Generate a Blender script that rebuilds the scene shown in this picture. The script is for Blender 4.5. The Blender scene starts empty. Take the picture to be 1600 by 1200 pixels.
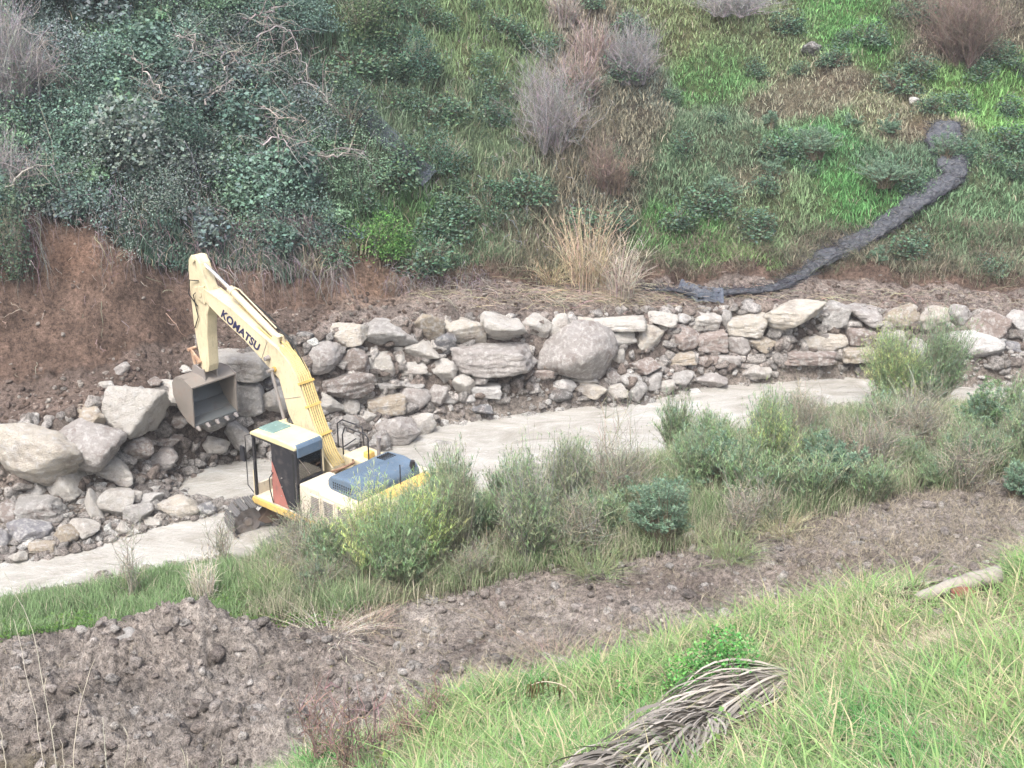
import bpy, math, random
import numpy as np
from mathutils import Vector, Matrix

# ------------------------------------------------------------------ camera, world, sun, exposure
SC = bpy.context.scene
COL = SC.collection
H = 15.3
PITCH = math.radians(21)
FPX = 2000.0
cam = bpy.data.objects.new('camera', bpy.data.cameras.new('camera'))
cam.data.sensor_width = 36; cam.data.lens = FPX / 1600 * 36
cam.data.clip_start = 0.1; cam.data.clip_end = 500
cam.location = (0, 0, H); cam.rotation_euler = (math.radians(90) - PITCH, 0, 0)
COL.objects.link(cam); SC.camera = cam

SUN_EL, SUN_AZ = math.radians(58), math.radians(200)      # high soft sun behind cloud, from behind the camera
w = bpy.data.worlds.new('World'); SC.world = w; w.use_nodes = True
nt = w.node_tree; nt.nodes.clear()
sky = nt.nodes.new('ShaderNodeTexSky'); sky.sky_type = 'NISHITA'; sky.sun_disc = False
sky.sun_elevation = SUN_EL; sky.sun_rotation = SUN_AZ
sky.air_density = 1.0; sky.dust_density = 6.0; sky.ozone_density = 1.0
hs = nt.nodes.new('ShaderNodeHueSaturation'); hs.inputs['Saturation'].default_value = 0.78
bg = nt.nodes.new('ShaderNodeBackground'); bg.inputs['Strength'].default_value = 0.15
wo = nt.nodes.new('ShaderNodeOutputWorld')
nt.links.new(sky.outputs[0], hs.inputs['Color']); nt.links.new(hs.outputs[0], bg.inputs['Color'])
nt.links.new(bg.outputs[0], wo.inputs['Surface'])
sl = bpy.data.lights.new('sun', 'SUN'); sl.energy = 1.5; sl.angle = math.radians(14); sl.color = (.95, .98, 1)
so = bpy.data.objects.new('sun', sl); COL.objects.link(so)
sd = Vector((math.sin(SUN_AZ) * math.cos(SUN_EL), math.cos(SUN_AZ) * math.cos(SUN_EL), math.sin(SUN_EL)))
so.rotation_euler = sd.to_track_quat('Z', 'Y').to_euler(); so.location = (0, 0, 60)
SC.view_settings.view_transform = 'Standard'; SC.view_settings.look = 'None'
SC.view_settings.exposure = 1.27; SC.view_settings.gamma = 1
SC.cycles.max_bounces = 5; SC.cycles.diffuse_bounces = 3; SC.cycles.transparent_max_bounces = 8

RNG = np.random.default_rng(7)
random.seed(7)

# ------------------------------------------------------------------ camera maths (used to find where things stand)
CP, SP = math.cos(PITCH), math.sin(PITCH)
def project(P):
    P = np.atleast_2d(P); z = P[:, 2] - H
    d = P[:, 1] * CP - z * SP; u = P[:, 1] * SP + z * CP
    return 800 + FPX * P[:, 0] / d, 600 - FPX * u / d, d
def rayd(px, py):
    u = (np.asarray(px, float) - 800) / FPX; v = (600 - np.asarray(py, float)) / FPX
    return np.stack([u, CP + v * SP + 0 * u, -SP + v * CP + 0 * u], -1)
def flat(px, py, z):                                       # world X, Y of a pixel on the level z
    r = rayd(px, py); t = (z - H) / r[..., 2]
    return t * r[..., 0], t * r[..., 1]

# ------------------------------------------------------------------ noise
def _hash(ix, iy, seed):
    h = (ix.astype(np.int64) * 374761393 + iy.astype(np.int64) * 668265263 + seed * 1442695041) & 0xFFFFFFFF
    h = ((h ^ (h >> 13)) * 1274126177) & 0xFFFFFFFF
    return (h ^ (h >> 16)) & 0xFFFFFFFF
def vnoise(x, y, seed=0):
    x = np.asarray(x, float); y = np.asarray(y, float)
    ix = np.floor(x); iy = np.floor(y); fx = x - ix; fy = y - iy
    u = fx * fx * fx * (fx * (fx * 6 - 15) + 10); v = fy * fy * fy * (fy * (fy * 6 - 15) + 10)
    def g(ax, ay, dx, dy):
        a = _hash(ax, ay, seed) * (2 * np.pi / 4294967296.0)
        return np.cos(a) * dx + np.sin(a) * dy
    n00 = g(ix, iy, fx, fy); n10 = g(ix + 1, iy, fx - 1, fy)
    n01 = g(ix, iy + 1, fx, fy - 1); n11 = g(ix + 1, iy + 1, fx - 1, fy - 1)
    return (n00 * (1 - u) + n10 * u) * (1 - v) + (n01 * (1 - u) + n11 * u) * v
def fbm(x, y, seed=0, octv=4, gain=.5, ridged=False):
    a, s, t = 1.0, 0, 0
    for i in range(octv):
        n = vnoise(x * 2 ** i, y * 2 ** i, seed + i * 17)
        if ridged: n = 0.45 - np.abs(n) * 1.6
        s = s + a * n; t += a; a *= gain
    return s / t

# ------------------------------------------------------------------ terrain: feature lines of the valley, near to far
def line(pts): return np.array(pts, float)
XG = np.linspace(-60, 60, 961)
def smooth(a, n=9):
    k = np.hanning(n + 2)[1:-1]; k /= k.sum()
    return np.convolve(np.pad(a, n // 2, mode='edge'), k, mode='valid')
def feat(pts, n=9):                                        # rows of px, py, z
    p = line(pts); X, Y = flat(p[:, 0], p[:, 1], p[:, 2])
    o = np.argsort(X)
    return smooth(np.interp(XG, X[o], Y[o]), n), smooth(np.interp(XG, X[o], p[o, 2]), n)
YK, ZK = [], []
def push(Y, Z):
    if YK: Y = np.maximum(Y, YK[-1] + .12)
    YK.append(Y); ZK.append(Z)
push(XG * 0 - 6, XG * 0 + 14.4)
push(XG * 0 + 3, np.interp(XG, [-6, -1, 4], [10.2, 10.9, 11.4]))
push(*feat([(-400, 1300, 4.5), (300, 1300, 5.2), (480, 1200, 6.3), (700, 1112, 6.5), (1000, 1045, 6.8), (1180, 982, 7.05),
            (1400, 925, 7.4), (1600, 892, 7.6), (1900, 780, 8.2), (2600, 700, 8.6)]))
push(YK[-1] + 4.4, np.interp(XG, [-12, -5, 2, 9], [2.1, 2.3, 2.7, 3.2]))
push(*feat([(-600, 1040, 2.0), (0, 1012, 2.1), (350, 978, 2.3), (520, 985, 2.4), (700, 938, 2.5), (850, 900, 2.6), (1050, 878, 2.7),
            (1250, 818, 2.9), (1400, 785, 3.0), (1600, 745, 3.1), (2200, 640, 3.3)]))
push(*feat([(-600, 975, 1.2), (0, 966, 1.3), (350, 897, 1.6), (600, 832, 2.1), (750, 802, 2.2), (900, 775, 2.1), (1300, 678, 2.2),
            (1600, 668, 2.1), (2200, 600, 2.2)]))
push(*feat([(-600, 1010, 0), (0, 935, 0), (200, 893, 0), (350, 868, 0), (450, 890, 0), (600, 885, 0), (750, 850, 0), (900, 765, 0),
            (1100, 690, 0), (1300, 632, 0), (1600, 625, 0), (2200, 600, 0)]))
push(*feat([(-600, 960, 0), (0, 876, 0), (110, 866, 0), (230, 826, 0), (350, 800, 0), (430, 770, 0), (520, 735, 0), (600, 702, 0),
            (680, 664, 0), (780, 650, 0), (900, 636, 0), (1000, 630, 0), (1100, 603, 0), (1250, 594, 0), (1320, 588, 0), (1450, 602, 0),
            (1600, 604, 0), (2200, 575, 0)]))
K_FAR = len(YK) - 1
push(*feat([(-600, 880, .6), (0, 790, .6), (100, 780, .6), (200, 750, .6), (300, 705, .6), (400, 690, .55), (500, 668, .5), (600, 645, .5),
            (700, 632, .5), (800, 622, .5), (900, 606, .5), (1000, 596, .5), (1100, 578, .5), (1200, 572, .5), (1300, 578, .5),
            (1400, 575, .6), (1600, 572, .7), (2200, 550, .7)]))
K_FOOT = len(YK) - 1
def col_px(X, Y, z):                                       # pixel column of a world point
    return project(np.stack([X, Y, z], -1))[0]
def z_at(Y, py):                                           # level that shows at row py at distance Y
    r = rayd(800, py); return H + Y * r[2] / r[1]
def by_row(Yn, pts, zmin_add=None):
    p = line(pts); px = col_px(XG, Yn, XG * 0 + 2.0)
    row = smooth(np.interp(px, p[:, 0], p[:, 1]), 9)
    r = rayd(np.full(len(row), 800), row)
    return H + Yn * r[:, 2] / r[:, 1]
Y8 = YK[-1] + 0.95
push(Y8, by_row(Y8, [(-600, 700), (0, 672), (100, 655), (200, 618), (300, 578), (400, 548), (500, 528), (600, 512), (700, 503), (800, 497),
                     (1000, 490), (1200, 482), (1300, 485), (1400, 488), (1600, 502), (2200, 520)]))
K_TOP = len(YK) - 1
push(YK[-1] + 1.7, ZK[-1] + np.interp(XG, [-12, -4, 10], [.55, .6, .5]))
def climb(pts, slope_pts, ymin=.6):                        # go on up at a slope until a picture row is reached
    Y0, Z0 = YK[-1], ZK[-1]
    p = line(pts); px = col_px(XG, Y0 + 2, Z0 + 2)
    row = smooth(np.interp(px, p[:, 0], p[:, 1]), 9); q = line(slope_pts); m = smooth(np.interp(px, q[:, 0], q[:, 1]), 15)
    r = rayd(np.full(len(row), 800), row); k = r[:, 2] / r[:, 1]
    t = np.clip((H + k * Y0 - Z0) / (m - k), ymin, 40)
    push(Y0 + t, Z0 + m * t)
climb([(-600, 350), (0, 350), (60, 340), (130, 350), (200, 400), (260, 425), (330, 420), (420, 430), (470, 450), (520, 405), (600, 405), (660, 440),
       (760, 455), (900, 445), (1100, 455), (1300, 455), (1600, 450), (2200, 440)],
      [(0, 1.25), (600, 1.2), (720, .8), (900, .6), (2200, .55)])
K_SCARP = len(YK) - 1
climb([(-600, 180), (600, 190), (900, 210), (2200, 210)], [(0, .92), (500, .85), (900, .66), (2200, .6)])
climb([(-600, -70), (2200, -70)], [(0, .8), (600, .75), (900, .6), (2200, .55)])
push(YK[-1] + 7, ZK[-1] + 3.4)
push(YK[-1] + 60, ZK[-1] + 6)
YK = np.array(YK); ZK = np.array(ZK); NK = len(YK)

px_mounds = [((205, 1010), 1.5, .9, .42), ((310, 990), .9, .6, .46), ((90, 1070), 1.8, 1.0, .30), ((400, 1000), 1.3, .5, .22), ((440, 1110), .9, .5, .25), ((150, 1130), 1.4, .6, .22)]
MOUNDS = []
for (a, b), sx, sy, hh in px_mounds:
    X, Y = flat(a, b, 2.6); MOUNDS.append((float(X), float(Y) - .4, sx, sy, hh))
px_pools = [((335, 740), 1.5, 1.6, .75), ((420, 735), 1.6, 1.6, .5)]
POOLS = [(float(flat(a, b, 0)[0]), float(flat(a, b, 0)[1]), sx, sy, hh) for (a, b), sx, sy, hh in px_pools]

def zone(X, Y):                                            # s = which strip of the valley, and the plain height there
    X = np.asarray(X, float); Y = np.asarray(Y, float)
    s = np.zeros(X.shape); z = np.interp(X, XG, ZK[0])
    yk = np.interp(X, XG, YK[0]); zk = z.copy()
    for k in range(NK - 1):
        y1 = np.interp(X, XG, YK[k + 1]); z1 = np.interp(X, XG, ZK[k + 1])
        t = np.clip((Y - yk) / (y1 - yk), 0, 1); m = Y >= yk
        tt = t * t * (3 - 2 * t) * .45 + t * .55
        s = np.where(m, k + t, s); z = np.where(m, zk + (z1 - zk) * tt, z)
        yk, zk = y1, z1
    return s, z
def sstep(a, b, x):
    t = np.clip((x - a) / (b - a), 0, 1); return t * t * (3 - 2 * t)
# strips: 0-2 grassy slope, 2-3 its back, 3-4 dirt, 4-6 bank, 6-7 stream bed, 7-8 shore, 8-9 wall, 9-10 bench, 10-11 scarp, 11+ hill
def height(X, Y, fine=True):
    s, z = zone(X, Y)
    bed = np.clip(1 - np.abs(s - 6.5) * 2, 0, 1); z = z - .45 * np.sqrt(bed)
    for mx, my, sx, sy, hh in MOUNDS: z = z + 1.25 * hh * np.exp(-((X - mx) / sx) ** 2 - ((Y - my) / sy) ** 2)
    for mx, my, sx, sy, hh in POOLS: z = z - hh * np.exp(-(((X - mx) / sx) ** 2 + ((Y - my) / sy) ** 2) ** 2)
    dirt = sstep(2.6, 3.1, s) * (1 - sstep(3.95, 4.2, s))
    scarp = sstep(9.5, 10.1, s) * (1 - sstep(10.9, 11.3, s))
    rub = sstep(7.0, 7.3, s) * (1 - sstep(9.9, 10.2, s))
    hill = sstep(10.9, 11.5, s); near = 1 - sstep(2.0, 2.6, s)
    z = z + (near * .10 + hill * .45 + dirt * .12) * fbm(X * .5, Y * .5, 3, 3) * 2
    z = z + scarp * .45 * fbm(X * .7, Y * .35, 11, 3) * 1.6
    if fine:
        wx = X + .25 * vnoise(X * 2, Y * 2, 5); wy = Y + .25 * vnoise(X * 2 + 9, Y * 2, 6)
        c = fbm(wx * 2.2, wy * 2.2, 21, 5, .6, True)
        md = 0
        for mx, my, sx, sy, hh in MOUNDS: md = md + np.exp(-((X - mx) / sx / 1.5) ** 2 - ((Y - my) / sy / 1.5) ** 2)
        md = np.clip(md, 0, 1.3); c2 = fbm(wx * 1.1 + 4, wy * 1.1, 25, 4, .62, True)
        z = z + dirt * (.27 * c + .11 * fbm(X * 7, Y * 7, 29, 4, .72, True) + .05 + md * (.50 * c2 + .20 * fbm(X * 4, Y * 4, 27, 3, .7, True)))
        zb = z * 1.0; z = z + scarp * (.42 * fbm(X * 1.1 + zb * .25, zb * 1.3, 31, 5, .62, True) + .20 * fbm(X * 4, zb * 4, 33, 3, .7))
        z = z + rub * (.10 * fbm(X * 3, Y * 3, 41, 4, .62, True) + .04 * vnoise(X * 11, Y * 11, 42))
        z = z + (hill * .10 + near * .05 + (1 - dirt - scarp - rub - hill - near).clip(0, 1) * .05) * fbm(X * 3, Y * 3, 51, 3) * 2
    return z
def at(px, py, fine=False, far=95):                        # where the line of sight through a pixel meets the ground
    px = np.atleast_1d(np.asarray(px, float)); py = np.atleast_1d(np.asarray(py, float))
    r = rayd(px, py); t = np.full(len(px), 4.0); done = np.zeros(len(px), bool)
    while t.min() < far and not done.all():
        P = r * t[:, None]; hgt = height(P[:, 0], P[:, 1], fine)
        done |= (P[:, 2] + H) < hgt
        t = np.where(done, t, t + .12)
        if (t >= far).any(): done |= t >= far
    lo, hi = t - .12, t.copy()
    for _ in range(7):
        m = (lo + hi) / 2; P = r * m[:, None]; below = (P[:, 2] + H) < height(P[:, 0], P[:, 1], fine)
        hi = np.where(below, m, hi); lo = np.where(below, lo, m)
    P = r * hi[:, None]; P[:, 2] += H
    return P
def at1(px, py, fine=False): return at([px], [py], fine)[0]

# ------------------------------------------------------------------ colour helpers
def lin(c):
    c = np.asarray(c, float) / 255
    return np.where(c <= .04045, c / 12.92, ((c + .055) / 1.055) ** 2.4)

# ------------------------------------------------------------------ materials
def newmat(name):
    m = bpy.data.materials.new(name); m.use_nodes = True; n = m.node_tree; n.nodes.clear()
    return m, n, n.nodes.new('ShaderNodeOutputMaterial')
def N(n, t, **kw):
    x = n.nodes.new(t)
    for k, v in kw.items():
        if k in x.inputs: x.inputs[k].default_value = v
        else: setattr(x, k, v)
    return x
def noise_node(n, coord, scale, detail=5, rough=.6):
    x = N(n, 'ShaderNodeTexNoise', Scale=scale, Detail=detail, Roughness=rough); n.links.new(coord, x.inputs['Vector']); return x
def ramp(n, src, stops):
    r = n.nodes.new('ShaderNodeValToRGB'); e = r.color_ramp.elements
    while len(e) < len(stops): e.new(.5)
    for i, (p, c) in enumerate(stops): e[i].position = p; e[i].color = (*(c if hasattr(c, '__len__') else (c, c, c)), 1)
    n.links.new(src, r.inputs[0]); return r
def mixc(n, mode, fac, a, b):
    m = n.nodes.new('ShaderNodeMix'); m.data_type = 'RGBA'; m.blend_type = mode
    for i, v in ((0, fac), (6, a), (7, b)):
        if isinstance(v, (int, float)): m.inputs[i].default_value = v
        elif isinstance(v, tuple): m.inputs[i].default_value = (*v, 1)
        else: n.links.new(v, m.inputs[i])
    return m.outputs[2]
def mat_ground():
    m, n, out = newmat('earth'); b = N(n, 'ShaderNodeBsdfPrincipled', Roughness=.95)
    b.inputs['Specular IOR Level'].default_value = .15
    a = n.nodes.new('ShaderNodeVertexColor'); a.layer_name = 'Col'
    g = n.nodes.new('ShaderNodeNewGeometry')
    n1 = noise_node(n, g.outputs['Position'], 1.3, 6, .65); n2 = noise_node(n, g.outputs['Position'], 9, 6, .7)
    n3 = noise_node(n, g.outputs['Position'], 38, 3, .7)
    r1 = ramp(n, n1.outputs[0], [(.32, .60), (.68, 1.35)]); r2 = ramp(n, n2.outputs[0], [(.34, .42), (.5, .95), (.70, 1.5)]); r4 = ramp(n, n3.outputs[0], [(.36, .45), (.47, 1.0), (.6, 1.1)])
    c = mixc(n, 'MULTIPLY', 1.0, a.outputs[0], r1.outputs[0]); c = mixc(n, 'MULTIPLY', 1.0, c, r2.outputs[0]); c = mixc(n, 'MULTIPLY', 1.0, c, r4.outputs[0])
    c = mixc(n, 'MIX', ramp(n, n3.outputs[0], [(.68, 0), (.76, .4)]).outputs[0], c, (.36, .32, .28))
    n.links.new(c, b.inputs['Base Color'])
    add = N(n, 'ShaderNodeMath', operation='ADD'); n.links.new(n2.outputs[0], add.inputs[0]); n.links.new(n3.outputs[0], add.inputs[1])
    bu = N(n, 'ShaderNodeBump', Strength=1.0, Distance=.11); n.links.new(add.outputs[0], bu.inputs['Height']); n.links.new(bu.outputs[0], b.inputs['Normal'])
    n.links.new(b.outputs[0], out.inputs[0]); return m
def mat_rock():
    m, n, out = newmat('limestone'); b = N(n, 'ShaderNodeBsdfPrincipled', Roughness=.9); b.inputs['Specular IOR Level'].default_value = .2
    oi = n.nodes.new('ShaderNodeObjectInfo'); tc = n.nodes.new('ShaderNodeTexCoord')
    va = N(n, 'ShaderNodeVectorMath', operation='SCALE'); n.links.new(oi.outputs['Random'], va.inputs['Scale']); va.inputs[0].default_value = (37, 61, 19)
    vb = N(n, 'ShaderNodeVectorMath', operation='ADD'); n.links.new(tc.outputs['Object'], vb.inputs[0]); n.links.new(va.outputs[0], vb.inputs[1])
    co = vb.outputs[0]
    n1 = noise_node(n, co, 1.6, 7, .68); n2 = noise_node(n, co, 6, 8, .72); n3 = noise_node(n, co, 26, 4, .7)
    c = mixc(n, 'MIX', ramp(n, n1.outputs[0], [(.5, 0), (.66, .6)]).outputs[0], oi.outputs['Color'], (.24, .19, .165))
    c = mixc(n, 'MIX', ramp(n, n2.outputs[0], [(.48, 0), (.62, .75)]).outputs[0], c, (.68, .66, .63))
    c = mixc(n, 'MIX', ramp(n, n3.outputs[0], [(.56, 0), (.68, .6)]).outputs[0], c, (.13, .115, .10))
    c = mixc(n, 'MULTIPLY', 1.0, c, ramp(n, n3.outputs[0], [(.3, .8), (.7, 1.15)]).outputs[0])
    n.links.new(c, b.inputs['Base Color'])
    add = N(n, 'ShaderNodeMath', operation='ADD'); n.links.new(n2.outputs[0], add.inputs[0]); n.links.new(n3.outputs[0], add.inputs[1])
    bu = N(n, 'ShaderNodeBump', Strength=1.0, Distance=.12); n.links.new(add.outputs[0], bu.inputs['Height']); n.links.new(bu.outputs[0], b.inputs['Normal'])
    n.links.new(b.outputs[0], out.inputs[0]); return m
def mat_leaf(name='foliage', trans=.3):
    m, n, out = newmat(name)
    a = n.nodes.new('ShaderNodeVertexColor'); a.layer_name = 'Col'
    d = n.nodes.new('ShaderNodeBsdfDiffuse'); t = n.nodes.new('ShaderNodeBsdfTranslucent'); mx = N(n, 'ShaderNodeMixShader'); mx.inputs[0].default_value = trans
    n.links.new(a.outputs[0], d.inputs[0]); n.links.new(a.outputs[0], t.inputs[0])
    n.links.new(d.outputs[0], mx.inputs[1]); n.links.new(t.outputs[0], mx.inputs[2]); n.links.new(mx.outputs[0], out.inputs[0]); return m
def mat_simple(name, col, rough=.6, metal=0, dirt=None, dscale=3, damt=(.5, .7), bump=0, spec=.4, rust=None):
    m, n, out = newmat(name); b = N(n, 'ShaderNodeBsdfPrincipled', Roughness=rough, Metallic=metal); b.inputs['Specular IOR Level'].default_value = spec
    b.inputs['Base Color'].default_value = (*col, 1)
    tc = n.nodes.new('ShaderNodeTexCoord')
    nn = noise_node(n, tc.outputs['Object'], dscale, 7, .7)
    c = mixc(n, 'MULTIPLY', 1.0, col, ramp(n, nn.outputs[0], [(.3, .85), (.7, 1.1)]).outputs[0])
    if dirt: c = mixc(n, 'MIX', ramp(n, nn.outputs[0], [(damt[0], 0), (damt[1], .8)]).outputs[0], c, dirt)
    if rust:
        n5 = noise_node(n, tc.outputs['Object'], 7, 6, .75)
        c = mixc(n, 'MIX', ramp(n, n5.outputs[0], [(.62, 0), (.70, .85)]).outputs[0], c, rust)
    n.links.new(c, b.inputs['Base Color'])
    rr = ramp(n, nn.outputs[0], [(.3, max(0, rough - .12)), (.7, min(1, rough + .15))]); n.links.new(rr.outputs[0], b.inputs['Roughness'])
    if bump:
        bu = N(n, 'ShaderNodeBump', Strength=bump, Distance=.03); n.links.new(nn.outputs[0], bu.inputs['Height']); n.links.new(bu.outputs[0], b.inputs['Normal'])
    n.links.new(b.outputs[0], out.inputs[0]); return m
def mat_water():
    m, n, out = newmat('muddy_water'); b = N(n, 'ShaderNodeBsdfPrincipled', Roughness=.10)
    b.inputs['Specular IOR Level'].default_value = .8
    g = n.nodes.new('ShaderNodeNewGeometry')
    mp = N(n, 'ShaderNodeMapping'); n.links.new(g.outputs['Position'], mp.inputs[0]); mp.inputs['Rotation'].default_value = (0, 0, math.radians(-34)); mp.inputs['Scale'].default_value = (.55, 1.25, 1)
    n1 = noise_node(n, mp.outputs[0], .9, 7, .68); n1.inputs['Distortion'].default_value = 1.2; n2 = noise_node(n, mp.outputs[0], 3.2, 8, .75); n2.inputs['Distortion'].default_value = .8; n3 = noise_node(n, g.outputs['Position'], 14, 4, .6)
    c = ramp(n, n1.outputs[0], [(.32, (.27, .255, .22)), (.5, (.375, .36, .325)), (.68, (.46, .45, .425))]).outputs[0]
    c = mixc(n, 'MIX', ramp(n, n2.outputs[0], [(.56, 0), (.72, .55)]).outputs[0], c, (.66, .66, .65))
    n.links.new(c, b.inputs['Base Color'])
    add = N(n, 'ShaderNodeMath', operation='ADD'); n.links.new(n2.outputs[0], add.inputs[0]); n.links.new(n3.outputs[0], add.inputs[1])
    bu = N(n, 'ShaderNodeBump', Strength=.55, Distance=.08); n.links.new(add.outputs[0], bu.inputs['Height']); n.links.new(bu.outputs[0], b.inputs['Normal'])
    n.links.new(b.outputs[0], out.inputs[0]); return m
def mat_glass():
    m, n, out = newmat('cab_glass'); g = N(n, 'ShaderNodeBsdfGlossy', Roughness=.06); t = n.nodes.new('ShaderNodeBsdfTransparent')
    t.inputs[0].default_value = (.80, .88, .86, 1); mx = n.nodes.new('ShaderNodeMixShader'); f = N(n, 'ShaderNodeFresnel', IOR=1.6)
    ad = N(n, 'ShaderNodeMath', operation='ADD'); ad.inputs[1].default_value = .10; n.links.new(f.outputs[0], ad.inputs[0])
    n.links.new(ad.outputs[0], mx.inputs[0]); n.links.new(t.outputs[0], mx.inputs[1]); n.links.new(g.outputs[0], mx.inputs[2]); n.links.new(mx.outputs[0], out.inputs[0]); return m
M = dict(ground=mat_ground(), rock=mat_rock(), leaf=mat_leaf('foliage', .3), stem=mat_leaf('stems', .0), water=mat_water(), glass=mat_glass(),
         cream=mat_simple('cream_paint', (.62, .54, .36), .45, dirt=(.47, .41, .31), dscale=2.2, damt=(.5, .72), rust=(.36, .22, .12)),
         body=mat_simple('pale_body_paint', (.60, .53, .41), .5, dirt=(.40, .35, .28), dscale=3, damt=(.52, .7), rust=(.45, .33, .2)),
         yellow=mat_simple('yellow_paint', (.64, .44, .12), .45, dirt=(.42, .33, .2), dscale=3, rust=(.33, .2, .1)),
         roof=mat_simple('roof_paint', (.64, .57, .31), .4, dirt=(.6, .54, .38), dscale=3),
         slate=mat_simple('slate_blue_paint', (.105, .15, .20), .38, dirt=(.25, .27, .28), dscale=3, damt=(.5, .75)),
         black=mat_simple('black_paint', (.022, .022, .026), .5, dirt=(.09, .08, .075), dscale=5),
         rubber=mat_simple('black_rubber', (.02, .02, .02), .7),
         salmon=mat_simple('salmon_panel', (.42, .17, .14), .6, dirt=(.30, .2, .17), dscale=5),
         steel=mat_simple('worn_steel', (.34, .31, .29), .55, .5, dirt=(.25, .19, .15), dscale=4, bump=.3, rust=(.26, .17, .12)),
         mudsteel=mat_simple('muddy_steel', (.24, .22, .21), .75, .1, dirt=(.20, .15, .11), dscale=6, bump=.5),
         bucketin=mat_simple('polished_bucket_steel', (.13, .14, .14), .5, .4, dirt=(.12, .11, .10), dscale=3),
         frame=mat_simple('muddy_track_frame', (.15, .11, .085), .85, dirt=(.26, .2, .15), dscale=4, bump=.4),
         chrome=mat_simple('polished_rod', (.75, .74, .72), .2, .8),
         letter=mat_simple('navy_lettering', (.02, .02, .07), .5), seat=mat_simple('grey_seat_fabric', (.10, .13, .13), .8),
         net=mat_simple('black_netting', (.05, .055, .067), .9, dirt=(.11, .11, .115), dscale=9, damt=(.45, .6), bump=.8),
         log=mat_simple('weathered_wood', (.30, .275, .24), .85, dirt=(.14, .115, .09), dscale=10, bump=.5),
         logend=mat_simple('dark_end_grain', (.10, .07, .06), .9, bump=.4),
         brick=mat_simple('broken_clay', (.20, .075, .055), .9, dirt=(.2, .15, .12), dscale=9, bump=.5))

# ------------------------------------------------------------------ mesh helpers
def tag(o, label=None, cat=None, group=None, kind=None):
    for k, v in (('label', label), ('category', cat), ('group', group), ('kind', kind)):
        if v: o[k] = v
    return o
def mesh_np(name, V, tris=None, quads=None, C=None, mat=None, smoothf=False, parent=None):
    V = np.asarray(V, np.float32); me = bpy.data.meshes.new(name)
    tris = np.zeros((0, 3), np.int32) if tris is None else np.asarray(tris, np.int32)
    quads = np.zeros((0, 4), np.int32) if quads is None else np.asarray(quads, np.int32)
    me.vertices.add(len(V)); me.vertices.foreach_set('co', V.ravel())
    nl = tris.size + quads.size; nf = len(tris) + len(quads)
    me.loops.add(nl); me.loops.foreach_set('vertex_index', np.concatenate([tris.ravel(), quads.ravel()]).astype(np.int32))
    me.polygons.add(nf)
    me.polygons.foreach_set('loop_start', np.concatenate([np.arange(len(tris)) * 3, tris.size + np.arange(len(quads)) * 4]).astype(np.int32))
    if smoothf: me.polygons.foreach_set('use_smooth', np.ones(nf, bool))
    me.update(calc_edges=True)
    if C is not None:
        a = me.color_attributes.new('Col', 'FLOAT_COLOR', 'POINT')
        a.data.foreach_set('color', np.concatenate([np.asarray(C, np.float32), np.ones((len(V), 1), np.float32)], 1).ravel())
    if mat: me.materials.append(mat)
    o = bpy.data.objects.new(name, me); COL.objects.link(o)
    if parent: o.parent = parent
    return o
class Soup:
    def __init__(s): s.V, s.F, s.C, s.n = [], [], [], 0
    def add(s, V, F, C):
        V = np.asarray(V).reshape(-1, 3); s.V.append(V); s.F.append(np.asarray(F) + s.n); s.C.append(np.asarray(C).reshape(-1, 3)); s.n += len(V)
    def build(s, name, mat, parent=None, smoothf=False, origin=None):
        V = np.concatenate(s.V)
        if origin is not None: V = V - np.asarray(origin)
        return mesh_np(name, V, tris=np.concatenate(s.F), C=np.concatenate(s.C), mat=mat, parent=parent, smoothf=smoothf)
def jitter(c, n, amt=.18, rng=RNG):
    c = np.broadcast_to(np.asarray(c, float), (n, 3))
    return np.clip(c * (1 + rng.normal(0, amt, (n, 1))) * (1 + rng.normal(0, amt * .35, (n, 3))), .004, .9)
def blades(soup, P, Hh, W, az, lean, col, droop=.25, tip=None, rng=RNG):
    n = len(P); Hh = np.broadcast_to(Hh, n); W = np.broadcast_to(W, n); lean = np.broadcast_to(lean, n)
    hd = np.stack([np.cos(az), np.sin(az), 0 * az], -1); sa = az + np.pi / 2 + rng.normal(0, .5, n)
    sv = np.stack([np.cos(sa), np.sin(sa), 0 * sa], -1) * (W / 2)[:, None]
    up = np.array([0, 0, 1.0]); V = np.zeros((n, 5, 3))
    def pt(t): return P + up * (Hh * (t - droop * lean * t * t))[:, None] + hd * (Hh * lean * t * t)[:, None]
    a, b, c = pt(0), pt(.55), pt(1)
    V[:, 0] = a - sv * .8; V[:, 1] = a + sv * .8; V[:, 2] = b + sv * .8; V[:, 3] = b - sv * .8; V[:, 4] = c
    i = np.arange(n)[:, None] * 5
    F = np.concatenate([i + [0, 1, 2], i + [0, 2, 3], i + [3, 2, 4]], 0)
    C = np.repeat(col[:, None, :], 5, 1)
    if tip is not None: C[:, 4] = C[:, 4] * .45 + np.asarray(tip) * .55
    soup.add(V, F, C)
def leaves(soup, P, size, col, asp=.55, up_bias=.4, rng=RNG):
    n = len(P); size = np.broadcast_to(size, n)
    nrm = rng.normal(0, 1, (n, 3)); nrm[:, 2] = np.abs(nrm[:, 2]) + up_bias; nrm /= np.linalg.norm(nrm, axis=1)[:, None]
    a = np.cross(nrm, rng.normal(0, 1, (n, 3))); a /= np.linalg.norm(a, axis=1)[:, None]; b = np.cross(nrm, a)
    a = a * (size / 2)[:, None]; b = b * (size / 2 * asp)[:, None]
    V = np.stack([P - a, P + b, P + a, P - b], 1); i = np.arange(n)[:, None] * 4
    soup.add(V, np.concatenate([i + [0, 1, 2], i + [0, 2, 3]], 0), np.repeat(col[:, None, :], 4, 1))
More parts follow.
